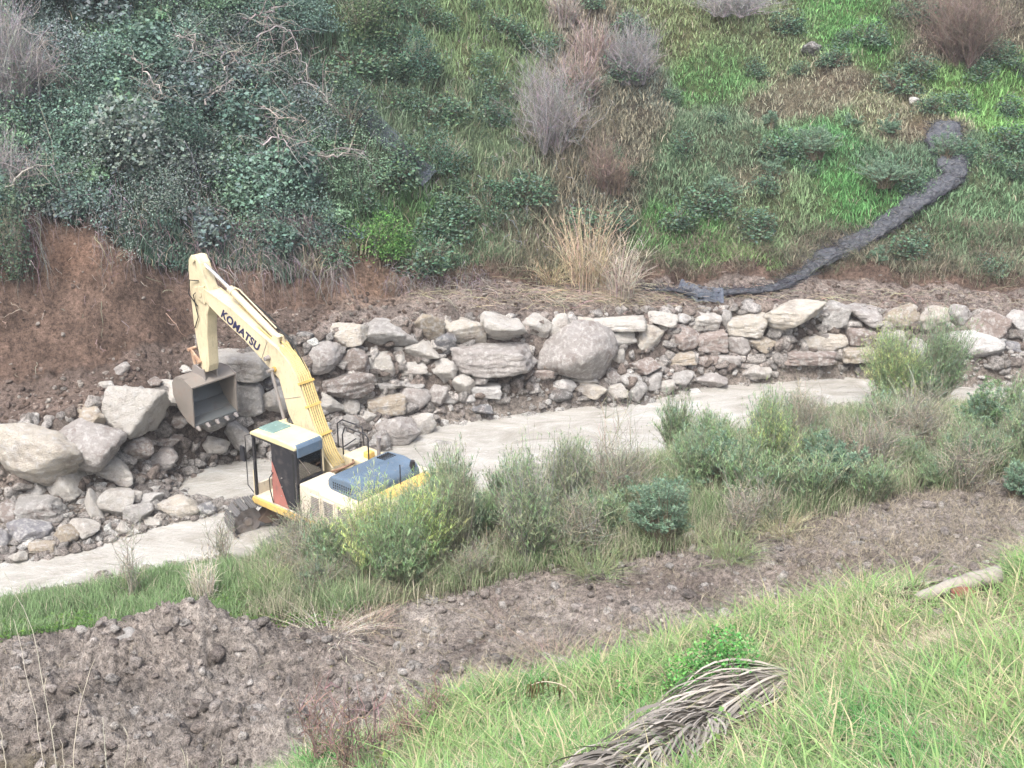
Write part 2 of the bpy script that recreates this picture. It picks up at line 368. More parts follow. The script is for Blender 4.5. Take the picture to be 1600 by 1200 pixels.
def strands(soup, pts, r0, r1, col):                       # pts (n, k, 3): tapering three-sided stems
    n, k, _ = pts.shape; r0 = np.broadcast_to(r0, n); r1 = np.broadcast_to(r1, n)
    d = np.gradient(pts, axis=1); d /= np.linalg.norm(d, axis=2)[..., None] + 1e-9
    ref = np.where(np.abs(d[..., 2:3]) > .8, np.array([1.0, 0, 0]), np.array([0, 0, 1.0]))
    u = np.cross(d, ref); u /= np.linalg.norm(u, axis=2)[..., None] + 1e-9; v = np.cross(d, u)
    t = np.linspace(0, 1, k); rad = r0[:, None] * (1 - t) + r1[:, None] * t
    ring = [pts + (u * math.cos(a) + v * math.sin(a)) * rad[..., None] for a in (0, 2.094, 4.189)]
    V = np.stack(ring, 2).reshape(n, k * 3, 3); f = []
    for j in range(k - 1):
        for q in range(3):
            a, b = j * 3 + q, j * 3 + (q + 1) % 3; c, e = b + 3, a + 3
            f += [[a, b, c], [a, c, e]]
    F = (np.arange(n)[:, None, None] * (k * 3) + np.array(f)[None]).reshape(-1, 3)
    soup.add(V, F, np.repeat(col[:, None, :], k * 3, 1))
def icosphere(sub):
    t = (1 + 5 ** .5) / 2
    v = [(-1, t, 0), (1, t, 0), (-1, -t, 0), (1, -t, 0), (0, -1, t), (0, 1, t), (0, -1, -t), (0, 1, -t), (t, 0, -1), (t, 0, 1), (-t, 0, -1), (-t, 0, 1)]
    v = [np.array(p) / np.linalg.norm(p) for p in v]
    f = [(0, 11, 5), (0, 5, 1), (0, 1, 7), (0, 7, 10), (0, 10, 11), (1, 5, 9), (5, 11, 4), (11, 10, 2), (10, 7, 6), (7, 1, 8), (3, 9, 4), (3, 4, 2), (3, 2, 6), (3, 6, 8), (3, 8, 9), (4, 9, 5), (2, 4, 11), (6, 2, 10), (8, 6, 7), (9, 8, 1)]
    for _ in range(sub):
        cache, nf = {}, []
        def mid(a, b):
            k = (min(a, b), max(a, b))
            if k not in cache:
                m = v[a] + v[b]; v.append(m / np.linalg.norm(m)); cache[k] = len(v) - 1
            return cache[k]
        for a, b, c in f:
            x, y, z = mid(a, b), mid(b, c), mid(c, a); nf += [(a, x, z), (b, y, x), (c, z, y), (x, y, z)]
        f = nf
    return np.array(v), np.array(f)
ICO = {k: icosphere(k) for k in (1, 2, 3, 4)}
def rock_shape(seed, sub=4, kind='a'):
    rg = np.random.default_rng(seed); D, F = ICO[sub]
    if kind == 'b':
        nr = np.array([(1, 0, 0), (-1, 0, 0), (0, 1, 0), (0, -1, 0), (0, 0, 1), (0, 0, -1)], float) + rg.normal(0, .10, (6, 3))
        ex = rg.normal(0, 1, (4, 3)); ds = np.concatenate([np.ones(6), rg.uniform(1.25, 1.5, 4)]); nr = np.concatenate([nr, ex]); p = 12
    else:
        k = {'a': 11, 'r': 20, 't': 8}[kind]; nr = rg.normal(0, 1, (k, 3)); nr = np.concatenate([nr, -nr[:4] + rg.normal(0, .3, (4, 3))])
        ds = rg.uniform(.66, 1.12, len(nr)) if kind != 'r' else rg.uniform(.84, 1.08, len(nr)); p = {'a': 20, 'r': 11, 't': 22}[kind]
    nr /= np.linalg.norm(nr, axis=1)[:, None]
    q = np.clip(D @ nr.T, 0, None) / ds
    r = 1 / ((q ** p).sum(1) ** (1 / p) + 1e-6); r = np.clip(r, 0, 1.7)
    V = D * r[:, None]
    def n3(s, f): return vnoise(V[:, 0] * f + s, V[:, 1] * f - s + V[:, 2] * f * .7, s) + vnoise(V[:, 2] * f + s, V[:, 0] * f * .6 - V[:, 1] * f, s + 5)
    r2 = 1 + .07 * n3(seed % 91, 1.7) + .05 * n3(seed % 71 + 3, 4) + .035 * n3(seed % 53 + 7, 9)
    return V * r2[:, None], F
CAMX = np.array([1.0, 0, 0])
ROCKN = 0
TONE = dict(w=(.62, .585, .53), g=(.45, .43, .405), b=(.34, .29, .26), o=(.48, .41, .32), c=(.62, .565, .48), d=(.17, .165, .16), m=(.44, .405, .38), l=(.32, .315, .33), r=(.39, .32, .285), s=(.24, .24, .25), W=(.72, .70, .67))
def boulder(px, py, w_, h_, kind, tone, label, cat='boulder', group=None, rot=0, name='boulder', sink=.0, deep=.8, P=None):
    global ROCKN; ROCKN += 1
    V, F = rock_shape(1000 + ROCKN * 13, 4 if w_ * h_ > 900 else 3, kind)
    P = at1(px, py + h_ * .12) if P is None else P; depth = project(P[None])[2][0]; pm = depth / FPX
    c, s_ = math.cos(rot), math.sin(rot)
    sx, sz = w_ * pm / 2, h_ * pm / 2; sy = (sx * .5 + sz * .5) * deep
    for _ in range(4):
        U = V * [sx, sy, sz]
        U = np.stack([U[:, 0] * c - U[:, 2] * s_, U[:, 1], U[:, 0] * s_ + U[:, 2] * c], -1)
        qx, qy, _d = project(U + P); kx = w_ / (qx.max() - qx.min()); ky = h_ / (qy.max() - qy.min())
        if abs(math.sin(2 * rot)) < .5: sx *= kx; sz *= ky
        else: sx *= math.sqrt(kx * ky); sz *= math.sqrt(kx * ky)
    qx, qy, _d = project(U + P)
    r = rayd(px - (qx.max() + qx.min()) / 2 + px, py - (qy.max() + qy.min()) / 2 + py)
    k = P[1] / r[1]; P2 = r * k; P2[2] += H; P2[1] += sink; 
    o = mesh_np(name, U, tris=F, mat=M['rock'], smoothf=True)
    o.location = P2; o.color = (*np.clip(np.array(TONE[tone]) * (1 + np.random.default_rng(ROCKN).normal(0, .06)), 0, 1), 1)
    tag(o, label, cat, group); return o
class MB:                                                  # collects shapes into one mesh
    def __init__(s): s.v, s.f = [], []
    def _a(s, V, F):
        n = len(s.v); s.v += [tuple(map(float, p)) for p in V]; s.f += [tuple(int(i) + n for i in f) for f in F]; return s
    def box(s, x0, x1, y0, y1, z0, z1, top=None):          # top = inset of the upper face (x, y)
        i, j = top or (0, 0)
        V = [(x0, y0, z0), (x1, y0, z0), (x1, y1, z0), (x0, y1, z0), (x0 + i, y0 + j, z1), (x1 - i, y0 + j, z1), (x1 - i, y1 - j, z1), (x0 + i, y1 - j, z1)]
        return s._a(V, [(3, 2, 1, 0), (4, 5, 6, 7), (0, 1, 5, 4), (1, 2, 6, 5), (2, 3, 7, 6), (3, 0, 4, 7)])
    def prism(s, prof, x0, x1, axis='x'):                  # profile in (y, z) swept along x
        n = len(prof)
        ar = sum(prof[i][0] * prof[(i + 1) % n][1] - prof[(i + 1) % n][0] * prof[i][1] for i in range(n))
        if ar < 0: prof = prof[::-1]
        V = [(x0, a, b) for a, b in prof] + [(x1, a, b) for a, b in prof]
        F = [tuple(range(n))[::-1], tuple(range(n, 2 * n))] + [(i, (i + 1) % n, n + (i + 1) % n, n + i) for i in range(n)]
        return s._a(V, F)
    def tube(s, pts, r, k=8, cap=True):
        P = [Vector(p) for p in pts]; V, F = [], []; rr = r if hasattr(r, '__len__') else [r] * len(P)
        u = None
        for i, p in enumerate(P):
            d = (P[min(i + 1, len(P) - 1)] - P[max(i - 1, 0)]).normalized()
            if u is None: u = d.orthogonal().normalized()
            else:
                u = (u - d * u.dot(d)); u = u.normalized() if u.length > 1e-6 else d.orthogonal().normalized()
            v = d.cross(u)
            for j in range(k):
                a = 2 * math.pi * j / k; V.append(p + (u * math.cos(a) + v * math.sin(a)) * rr[i])
        for i in range(len(P) - 1):
            for j in range(k):
                a, b = i * k + j, i * k + (j + 1) % k; F.append((a, b, b + k, a + k))
        if cap: F += [tuple(range(k))[::-1], tuple(range((len(P) - 1) * k, len(P) * k))]
        return s._a(V, F)
    def build(s, name, mat, parent=None, bevel=0, smoothf=False):
        me = bpy.data.meshes.new(name); me.from_pydata(s.v, [], s.f); me.materials.append(mat); me.update()
        if smoothf:
            for p in me.polygons: p.use_smooth = True
        o = bpy.data.objects.new(name, me); COL.objects.link(o)
        if parent: o.parent = parent
        if bevel:
            b = o.modifiers.new('bevel', 'BEVEL'); b.width = bevel; b.segments = 2; b.limit_method = 'ANGLE'; b.angle_limit = .6
        return o
def empty(name, loc, rz=0, parent=None):
    o = bpy.data.objects.new(name, None); COL.objects.link(o); o.location = loc; o.rotation_euler = (0, 0, rz); o.empty_display_size = .3
    if parent: o.parent = parent
    return o
# ------------------------------------------------------------------ the ground, cut into strips that share their edges
PATCH = [  # px, py, radius x, radius y, colour seen there (hillside vegetation and soil)
 (120, 120, 200, 150, (72, 92, 82)), (350, 260, 200, 130, (74, 96, 82)), (420, 80, 120, 100, (80, 98, 80)), (30, 250, 90, 200, (74, 84, 80)),
 (560, 60, 80, 80, (84, 110, 80)), (620, 200, 70, 120, (96, 112, 84)), (760, 60, 80, 70, (112, 132, 82)), (640, 350, 90, 50, (84, 122, 66)),
 (720, 390, 70, 50, (92, 118, 82)), (740, 230, 80, 90, (104, 118, 84)), (800, 320, 60, 70, (118, 122, 96)), (560, 420, 60, 30, (120, 95, 78)),
 (900, 260, 50, 120, (98, 96, 84)), (960, 200, 50, 90, (104, 98, 84)), (900, 80, 40, 60, (136, 122, 112)), (980, 110, 50, 60, (112, 118, 108)),
 (1060, 50, 70, 50, (128, 140, 88)), (1130, 110, 60, 40, (100, 146, 78)), (1200, 80, 70, 40, (128, 142, 96)), (1235, 165, 60, 35, (146, 140, 116)),
 (1310, 110, 40, 30, (142, 130, 110)), (1400, 175, 60, 40, (146, 146, 108)), (1340, 60, 60, 40, (98, 152, 74)), (1540, 130, 90, 40, (114, 160, 76)),
 (1280, 215, 60, 25, (92, 146, 84)), (1150, 230, 60, 50, (104, 122, 92)), (1080, 270, 60, 50, (100, 122, 88)), (1060, 370, 60, 45, (98, 150, 74)),
 (1140, 420, 60, 35, (120, 154, 76)), (1350, 320, 70, 40, (92, 150, 76)), (1210, 340, 70, 45, (122, 142, 96)), (1180, 285, 40, 25, (140, 140, 112)),
 (1500, 340, 90, 60, (108, 138, 96)), (1560, 420, 90, 50, (124, 134, 104)), (1440, 430, 70, 40, (122, 122, 102)), (1500, 60, 90, 50, (104, 94, 78)),
 (1430, 200, 40, 30, (152, 134, 112)), (1300, 400, 60, 40, (100, 98, 88)), (860, 400, 60, 50, (120, 118, 92)), (1000, 430, 80, 30, (112, 100, 84)),
 (520, 300, 50, 80, (84, 104, 80)), (960, 330, 40, 40, (92, 92, 80)), (1230, 225, 50, 30, (100, 146, 90)), (1420, 260, 60, 40, (92, 122, 92))]
PA = np.array([p[:4] for p in PATCH], float); PC = lin([p[4] for p in PATCH])
def hill_colour(P):
    px, py, _ = project(P)
    px = px + 26 * vnoise(P[:, 0] * .8, P[:, 1] * .8, 61); py = py + 20 * vnoise(P[:, 0] * .8 + 9, P[:, 1] * .8, 62)
    wsum = np.full(len(P), 1e-6); c = wsum[:, None] * lin((100, 118, 86))
    for (a, b, rx, ry), cc in zip(PA, PC):
        wt = np.exp(-1.3 * (((px - a) / rx) ** 2 + ((py - b) / ry) ** 2)) + 1e-9
        wt = wt ** 1.6; wsum += wt; c += wt[:, None] * cc
    return c / wsum[:, None]
KF = .62                                                   # seen colour to base colour
def ground_colour(X, Y, Z, s):
    n = len(X); C = np.zeros((n, 3))
    nz = fbm(X * .7, Y * .7, 71, 4); n2 = fbm(X * 3, Y * 3, 72, 3); sj = s + .10 * n2
    def put(a, b, col, col2, f=None):
        m = sstep(a - .08, a + .08, sj) * (1 - sstep(b - .08, b + .08, sj))
        t = np.clip(.5 + 1.1 * (nz if f is None else f), 0, 1)[:, None]
        cc = np.array(col) * (1 - t) + np.array(col2) * t
        C[:] = C * (1 - m[:, None]) + cc * m[:, None]
    put(-1, 2.1, (.13, .12, .07), (.24, .20, .14))
    put(2.1, 3.0, (.15, .13, .075), (.20, .16, .11))
    put(2.95, 4.05, (.235, .195, .168), (.49, .44, .395))
    put(4.05, 5.3, (.12, .11, .065), (.17, .145, .10))
    put(5.3, 6.0, (.16, .14, .11), (.30, .27, .23))
    put(6.0, 7.05, (.33, .29, .25), (.40, .36, .31))
    put(7.05, 8.0, (.24, .20, .17), (.36, .32, .28))
    put(8.0, 9.0, (.17, .14, .12), (.27, .225, .195))
    put(9.0, 10.0, (.23, .185, .16), (.33, .28, .245))
    put(10.0, 11.02, (.13, .09, .07), (.24, .165, .128))
    lf = (X < np.interp(Y, [30, 40], [-9, -4])) * 1.0; bm_ = (sstep(8.9, 9.1, sj) * (1 - sstep(9.9, 10.1, sj)) * lf)[:, None]; C = C * (1 - bm_ * .75) + np.array((.175, .125, .10)) * bm_ * .75
    h = hill_colour(np.stack([X, Y, Z], -1)) * KF
    soil = np.array((.15, .115, .085)); m = sstep(10.95, 11.15, sj)[:, None]
    C = C * (1 - m) + (h * .55 + soil * .3) * m
    px, py, _ = project(np.stack([X, Y, Z], -1))
    # bare orange patch of the scarp and the drier brown of its right end
    g = np.exp(-((px - 575) / 55) ** 2 - ((py - 455) / 45) ** 2) * (s > 9.6); C = C * (1 - g[:, None] * .7) + np.array((.36, .24, .17)) * g[:, None] * .7
    g = np.exp(-((px - 120) / 70) ** 2 - ((py - 400) / 40) ** 2) * (s > 10); C = C * (1 - g[:, None] * .5) + np.array((.27, .16, .11)) * g[:, None] * .5
    g = np.exp(-((px - 250) / 200) ** 2 - ((py - 1130) / 70) ** 2) * ((s > 2.9) & (s < 4.1)); C = C * (1 - g[:, None] * .5) + np.array((.33, .30, .275)) * g[:, None] * .5
    g = np.exp(-((px - 1050) / 300) ** 2 - ((py - 900) / 50) ** 2) * ((s > 2.9) & (s < 4.1)); C = C * (1 - g[:, None] * .4) + np.array((.21, .155, .125)) * g[:, None] * .4
    return C
def build_ground():
    ys = np.concatenate([np.arange(-5, 6, .12), np.arange(6, 15, .06), np.arange(15, 25, .038), np.arange(25, 52, .056), np.arange(52, 75, .11), np.linspace(75, 125, 60)])
    us = np.linspace(-1, 1, 960)
    U, Y = np.meshgrid(us, ys); X = U * (Y + 9) * .60; X, Y = X.ravel(), Y.ravel()
    Z = height(X, Y); s, _ = zone(X, Y)
    C = ground_colour(X, Y, Z, s)
    nr, nc = len(ys), len(us)
    i = (np.arange(nr - 1)[:, None] * nc + np.arange(nc - 1)[None]).ravel()
    Q = np.stack([i, i + 1, i + nc + 1, i + nc], -1); sf = s[Q].mean(1)
    V = np.stack([X, Y, Z], -1)
    for name, a, b in (('grassy_slope', -1, 2.75), ('dirt_ground', 2.75, 4.1), ('vegetated_riverbank', 4.1, 5.9), ('stream_bed', 5.9, 8.02),
                       ('earth_bank', 8.02, 11.05), ('hillside', 11.05, 99)):
        q = Q[(sf >= a) & (sf < b)]; idx, inv = np.unique(q, return_inverse=True)
        o = mesh_np(name, V[idx], quads=inv.reshape(q.shape), C=C[idx], mat=M['ground'], smoothf=True); tag(o, kind='structure')
build_ground()
def build_water():
    xs = np.arange(-34, 40, .12); ys = np.arange(22, 60, .12)
    X, Y = np.meshgrid(xs, ys); X, Y = X.ravel(), Y.ravel()
    s, z = zone(X, Y); a = math.radians(34)
    al = X * math.cos(a) + Y * math.sin(a); ac = -X * math.sin(a) + Y * math.cos(a)
    amp = .5 + sstep(0, 9, X) * 1.2
    Z = amp * (.022 * vnoise(al * .9, ac * 2.4, 81) + .012 * vnoise(al * 2.4, ac * 5, 82)) - .02
    nr, nc = len(ys), len(xs); i = (np.arange(nr - 1)[:, None] * nc + np.arange(nc - 1)[None]).ravel()
    Q = np.stack([i, i + 1, i + nc + 1, i + nc], -1); sf = s[Q].mean(1); q = Q[(sf > 5.6) & (sf < 8.3)]
    idx, inv = np.unique(q, return_inverse=True)
    o = mesh_np('stream_water', np.stack([X, Y, Z], -1)[idx], quads=inv.reshape(q.shape), mat=M['water'], smoothf=True); tag(o, kind='structure')
build_water()

# ------------------------------------------------------------------ boulders of the river wall and the shore
B = boulder
WT = 'boulders stacked in the river wall'; SH = 'loose boulders along the stream edge'
ROCKS = [
 # left shore
 (60, 722, 146, 94, 'r', 'c', 'huge rounded cream boulder at the left edge of the shore', SH),
 (134, 706, 122, 82, 'r', 'm', 'huge smooth mauve boulder leaning against the big cream one', SH),
 (140, 655, 48, 36, 'a', 'o', 'small boulder with an ochre face above the smooth mauve boulder', SH),
 (210, 654, 106, 78, 'a', 'w', 'large rough pale boulder left of the bucket', SH),
 (102, 724, 62, 46, 'a', 'g', 'grey boulder resting against the front of the mauve boulder', SH),
 (172, 742, 68, 50, 'a', 'w', 'pale boulder with a rusty underside right of the mauve one', SH),
 (107, 766, 70, 64, 'a', 'w', 'upright angular pale boulder with a reddish corner patch', SH),
 (64, 745, 20, 20, 'r', 'w', 'small pale stone wedged below the cream boulder', SH),
 (58, 772, 34, 30, 'a', 'g', 'grey wedge stone left of the upright angular boulder', SH),
 (64, 800, 80, 42, 'b', 'g', 'flat grey slab below the upright angular boulder', SH),
 (12, 806, 40, 40, 'r', 'b', 'reddish boulder at the left frame edge by the water', SH),
 (46, 832, 72, 52, 'a', 'l', 'dark mottled grey boulder with white lichen by the water', SH),
 (4, 845, 26, 34, 'a', 'l', 'dark grey boulder cut off by the left frame edge', SH),
 (66, 857, 44, 20, 'b', 'o', 'low ochre stone under the dark mottled boulder', SH),
 (102, 839, 42, 32, 'a', 'o', 'tan stone at the water right of the mottled boulder', SH),
 (132, 830, 48, 32, 'a', 'w', 'pale stone lying behind the wedge at the water', SH),
 (148, 798, 30, 54, 't', 'w', 'tall narrow wedge of pale rock standing on the shore', SH),
 (178, 790, 62, 46, 'a', 'w', 'wide pale boulder with a flat top right of the tall wedge', SH),
 (216, 806, 46, 34, 'a', 'g', 'dark grey pointed boulder left of the cream oval one', SH),
 (279, 797, 64, 38, 'r', 'c', 'cream oval boulder lying alone at the water', SH),
 (192, 827, 26, 20, 'a', 'w', 'small white stone at the waterline below the grey boulder', SH),
 (238, 816, 32, 16, 'a', 'w', 'flat whitish stone beside the grey pointed boulder', SH),
 (321, 797, 40, 22, 'a', 's', 'flat purple grey stone right of the cream oval boulder', SH),
 (250, 722, 54, 40, 'r', 'm', 'smooth dome shaped boulder standing at the small pool', SH),
 (212, 704, 54, 34, 'r', 'b', 'brown boulder behind the smooth dome boulder', SH),
 (258, 688, 52, 24, 'a', 'b', 'low muddy boulder below the large rough pale one', SH),
 (336, 699, 46, 28, 'a', 'w', 'pitted pale boulder at the edge of the pool', SH),
 (374, 690, 48, 52, 'a', 'g', 'grey boulder right behind the excavator cab', SH),
 (235, 782, 40, 20, 'a', 'W', 'whitish stone behind the cream oval boulder', SH),
 (205, 778, 34, 20, 'a', 'w', 'pale stone behind the wide flat topped boulder', SH),
 (292, 770, 28, 13, 'a', 'w', 'low pale stone half sunk in the pool mud', SH),
 (330, 756, 32, 13, 'a', 'g', 'grey flat stone in the shallow pool', SH),
 (240, 765, 22, 10, 'a', 'g', 'small grey stone on the muddy spit', SH),
 (28, 872, 30, 18, 'a', 'w', 'pale stone at the lower left waterline', SH),
 (8, 888, 22, 14, 'a', 'W', 'whitish stone lying in the water at the left edge', SH),
 (352, 781, 20, 12, 'a', 'w', 'small pale stone in the water near the track', SH),
 # wall, left part
 (262, 619, 44, 38, 'a', 'w', 'rough pale block left of the bucket side plate', WT),
 (285, 656, 50, 34, 'a', 'b', 'reddish brown stone under the rough pale block', WT),
 (330, 658, 64, 42, 'r', 'g', 'grey boulder directly below the bucket teeth', WT),
 (388, 629, 50, 58, 'b', 'g', 'squarish grey boulder right of the bucket', WT),
 (377, 577, 92, 50, 'b', 'w', 'long layered boulder behind the arm at wall top', WT),
 (424, 603, 38, 20, 'a', 'l', 'small dark mottled stone left of the boom', WT),
 (433, 632, 46, 46, 'a', 'w', 'pale boulder half hidden by the boom', WT),
 (500, 566, 62, 48, 'r', 'm', 'smooth brown boulder just right of the boom bend', WT),
 (236, 600, 30, 16, 'a', 'b', 'flat brown stone above the rough pale boulder', WT),
 (190, 578, 26, 20, 'a', 'm', 'small boulder lying on the red slope left of the arm', 'stones on the red slope'),
 (165, 603, 28, 13, 'a', 'w', 'low stone on the red slope above the small ochre boulder', 'stones on the red slope'),
 (289, 578, 24, 13, 'a', 'w', 'small pale stone on the slope behind the bucket', 'stones on the red slope'),
 # wall, middle
 (541, 529, 60, 34, 'a', 'c', 'first boulder of the top course right of the boom', WT),
 (609, 526, 78, 40, 'r', 'g', 'long grey barrel shaped boulder in the top course', WT),
 (670, 518, 46, 38, 'a', 'o', 'tan angular boulder right of the grey barrel boulder', WT),
 (725, 524, 62, 40, 'a', 'c', 'rounded pale boulder over the left end of the big rectangular block', WT),
 (787, 517, 68, 42, 'a', 'w', 'large pale boulder sitting on the big rectangular block', WT),
 (839, 515, 42, 36, 'a', 'w', 'pale boulder over the right corner of the rectangular block', WT),
 (551, 568, 46, 44, 'a', 'b', 'dark muddy boulder below the first top course boulder', WT),
 (594, 581, 44, 44, 'a', 'w', 'pale angular boulder under the grey barrel boulder', WT),
 (621, 568, 20, 26, 'a', 'w', 'narrow stone between two angular boulders in the second course', WT),
 (623, 549, 16, 12, 'a', 'w', 'tiny stone tucked under the grey barrel boulder', WT),
 (659, 551, 48, 30, 'a', 'w', 'wedge boulder under the tan angular one', WT),
 (694, 548, 34, 40, 'a', 's', 'smooth dark grey pointed stone left of the rectangular block', WT),
 (645, 577, 40, 28, 'a', 'w', 'pale boulder in the second course left of the rectangular block', WT),
 (540, 608, 82, 38, 'a', 'b', 'wide muddy brown boulder low in the wall by the boom', WT),
 (604, 608, 40, 24, 'a', 'g', 'grey muddy stone right of the wide brown boulder', WT),
 (640, 603, 42, 18, 'a', 'g', 'low muddy stone in the middle of the wall', WT),
 (694, 584, 38, 34, 'a', 'w', 'pale stone touching the lower left of the rectangular block', WT),
 (519, 635, 42, 32, 'a', 'w', 'pale stone behind the boom foot', SH),
 (546, 638, 32, 30, 'r', 'w', 'rounded pale stone behind the handrail', SH),
 (605, 637, 60, 38, 'b', 'o', 'block with an ochre front face above the engine hood', SH),
 (649, 627, 50, 42, 'r', 'm', 'rounded mauve boulder right of the ochre faced block', SH),
 (682, 622, 36, 34, 'a', 'm', 'pinkish boulder at the end of the rounded mauve one', SH),
 (725, 606, 36, 36, 'a', 'w', 'pale upright stone left of the white slab', SH),
 (705, 626, 30, 16, 'a', 'g', 'low grey stone left of the white pebble', SH),
 (760, 614, 46, 26, 'b', 'W', 'bright white slab lying at the water', SH),
 (733, 625, 20, 13, 'r', 'W', 'small bright white stone by the white slab', SH),
 (753, 640, 34, 17, 'r', 's', 'flat dark grey stone in the water below the white slab', SH),
 (748, 590, 42, 30, 'a', 'm', 'pinkish stone leaning on the rectangular block', SH),
 (772, 566, 122, 56, 'b', 'm', 'big rectangular layered block in the middle of the wall', WT),
 (897, 560, 118, 84, 'r', 'm', 'biggest rounded boulder in the middle of the wall', WT),
 (873, 520, 34, 42, 'r', 'w', 'upright pale boulder on top of the biggest rounded one', WT),
 (908, 513, 38, 26, 'a', 'c', 'small pinkish boulder on the right shoulder of the biggest one', WT),
 (848, 586, 34, 16, 'b', 'r', 'rusty brown stone under the biggest rounded boulder', WT),
 # wall, right part
 (963, 508, 84, 26, 'b', 'w', 'long flat slab in the top course', WT),
 (965, 533, 54, 25, 'a', 'w', 'flat tapering stone under the long flat slab', WT),
 (965, 558, 22, 26, 't', 'w', 'small triangular stone right of the biggest rounded boulder', WT),
 (1015, 535, 40, 40, 'r', 'c', 'round pale boulder under the joint of two top slabs', WT),
 (1004, 576, 56, 28, 'a', 'r', 'tilted reddish flat stone near the foot of the wall', SH),
 (985, 599, 36, 26, 'a', 'g', 'grey tilted stone below the reddish flat one', SH),
 (962, 590, 30, 26, 'a', 'm', 'muddy stone at the foot of the biggest boulder', SH),
 (912, 596, 48, 13, 'a', 'w', 'thin pale slab on top of the cream stone', SH),
 (922, 613, 54, 28, 'a', 'c', 'cream stone with tan marks at the water', SH),
 (962, 618, 38, 30, 'a', 'w', 'pale triangular stone right of the cream one', SH),
 (997, 615, 28, 34, 'a', 'g', 'upright grey stone at the water', SH),
 (882, 606, 36, 22, 'r', 'W', 'white rounded stone left of the cream one', SH),
 (876, 620, 38, 20, 'r', 'd', 'dark grey oval stone at the waterline', SH),
 (1020, 600, 28, 28, 'a', 'g', 'grey stone right of the tilted grey one', SH),
 (1041, 608, 28, 24, 'a', 'w', 'pale stone near the end of the rubble', SH),
 (1028, 502, 58, 27, 'a', 'w', 'pale slab with a dark patch in the top course', WT),
 (1067, 503, 26, 17, 'a', 'W', 'small white stone between two top course slabs', WT),
 (1103, 507, 44, 27, 'a', 'w', 'pale boulder left of the smooth upright stone', WT),
 (1133, 506, 20, 30, 'r', 'g', 'smooth upright grey stone beside the trapezoid block', WT),
 (1168, 513, 58, 38, 'b', 'c', 'pale trapezoid block with clean edges', WT),
 (1065, 530, 52, 42, 't', 'r', 'brown angular boulder below the small white stone', WT),
 (1113, 538, 46, 34, 'b', 'r', 'orange brown block in the second course', WT),
 (1154, 544, 34, 30, 'r', 'm', 'round brown grey stone under the trapezoid block', WT),
 (1190, 541, 42, 28, 'a', 'o', 'yellowish rounded stone right of the round brown grey one', WT),
 (1062, 562, 48, 24, 'b', 'o', 'orange block low in the wall', WT),
 (1105, 565, 34, 18, 'b', 'r', 'small reddish stone low in the wall', WT),
 (1137, 564, 38, 18, 'b', 'm', 'flat muddy stone low in the wall', WT),
 (1066, 596, 36, 28, 'r', 'g', 'dark muddy rounded stone on the shore', SH),
 (1110, 596, 52, 24, 'a', 'm', 'muddy stone on the shore right of the rounded one', SH),
 (1085, 614, 22, 12, 'a', 'W', 'white stone in the shallow water edge', SH),
 (1182, 584, 48, 22, 'a', 'w', 'low pale stone on the muddy shore', SH),
 (1240, 498, 90, 42, 'a', 'c', 'very large pale boulder in the top course', WT),
 (1275, 489, 32, 22, 'a', 'W', 'small bright boulder perched on the very large pale one', WT),
 (1220, 522, 42, 18, 'a', 'g', 'flat grey stone under the very large pale boulder', WT),
 (1306, 501, 46, 44, 'a', 'g', 'mottled grey purple boulder in the top course', WT),
 (1355, 498, 58, 34, 'a', 'm', 'brownish boulder right of the mottled one', WT),
 (1411, 500, 54, 36, 'r', 'o', 'egg shaped boulder behind the green bush', WT),
 (1464, 505, 44, 38, 'a', 'c', 'pale boulder right behind the green bush top', WT),
 (1282, 536, 78, 32, 'a', 'c', 'long pale wedge in the second course', WT),
 (1220, 541, 30, 17, 'a', 'm', 'small flat stone left of the long pale wedge', WT),
 (1345, 529, 48, 32, 'b', 'r', 'brown block right of the long pale wedge', WT),
 (1262, 560, 80, 28, 'b', 'r', 'reddish flat boulder at the wall foot', WT),
 (1342, 557, 58, 28, 'b', 'o', 'orange tinted block at the wall foot by the bush', WT),
 (1395, 540, 50, 36, 'a', 'm', 'boulder hidden behind the green bush', WT),
 (1440, 550, 50, 34, 'a', 'g', 'grey boulder screened by the green bush', WT),
 (1502, 500, 36, 34, 'a', 'm', 'knobbly mauve boulder right of the bush', WT),
 (1545, 513, 66, 40, 'a', 'r', 'dark reddish boulder above the white oval one', WT),
 (1525, 543, 86, 38, 'r', 'W', 'big white oval boulder at the right of the wall', WT),
 (1592, 510, 32, 36, 'a', 'W', 'white boulder cut off by the right frame edge', WT),
 (1590, 544, 34, 20, 'a', 'l', 'flat grey boulder low at the right frame edge', WT),
 (1640, 512, 60, 38, 'a', 'w', 'pale boulder just beyond the right frame edge', WT),
 (1640, 548, 60, 30, 'a', 'g', 'grey boulder just beyond the right frame edge', WT),
 # water edge behind the machine
 (622, 682, 66, 48, 'a', 'm', 'large brownish boulder behind the exhaust', SH),
 (660, 668, 42, 36, 'r', 'w', 'smooth pale boulder at the water behind the exhaust', SH),
 (545, 662, 32, 22, 'a', 'g', 'grey stone seen through the handrail', SH),
 (540, 692, 42, 30, 'a', 'w', 'pale stone under the handrail', SH),
 (592, 694, 36, 36, 'a', 'g', 'grey boulder beside the exhaust stack', SH),
 (573, 655, 30, 22, 'a', 'w', 'angular pale stone framed by the handrail', SH),
 (690, 700, 36, 20, 'a', 'g', 'grey stone in the stream behind the bushes', SH),
 (736, 704, 28, 12, 'a', 'W', 'flat white stone in the stream', SH),
 (905, 659, 26, 7, 'a', 'd', 'thin dark stone breaking the stream surface', SH),
 (880, 672, 18, 7, 'a', 'g', 'small grey stone in the stream', SH),
 (1595, 640, 26, 34, 'a', 'W', 'pale stone behind the shrubs at the right edge', SH),
]
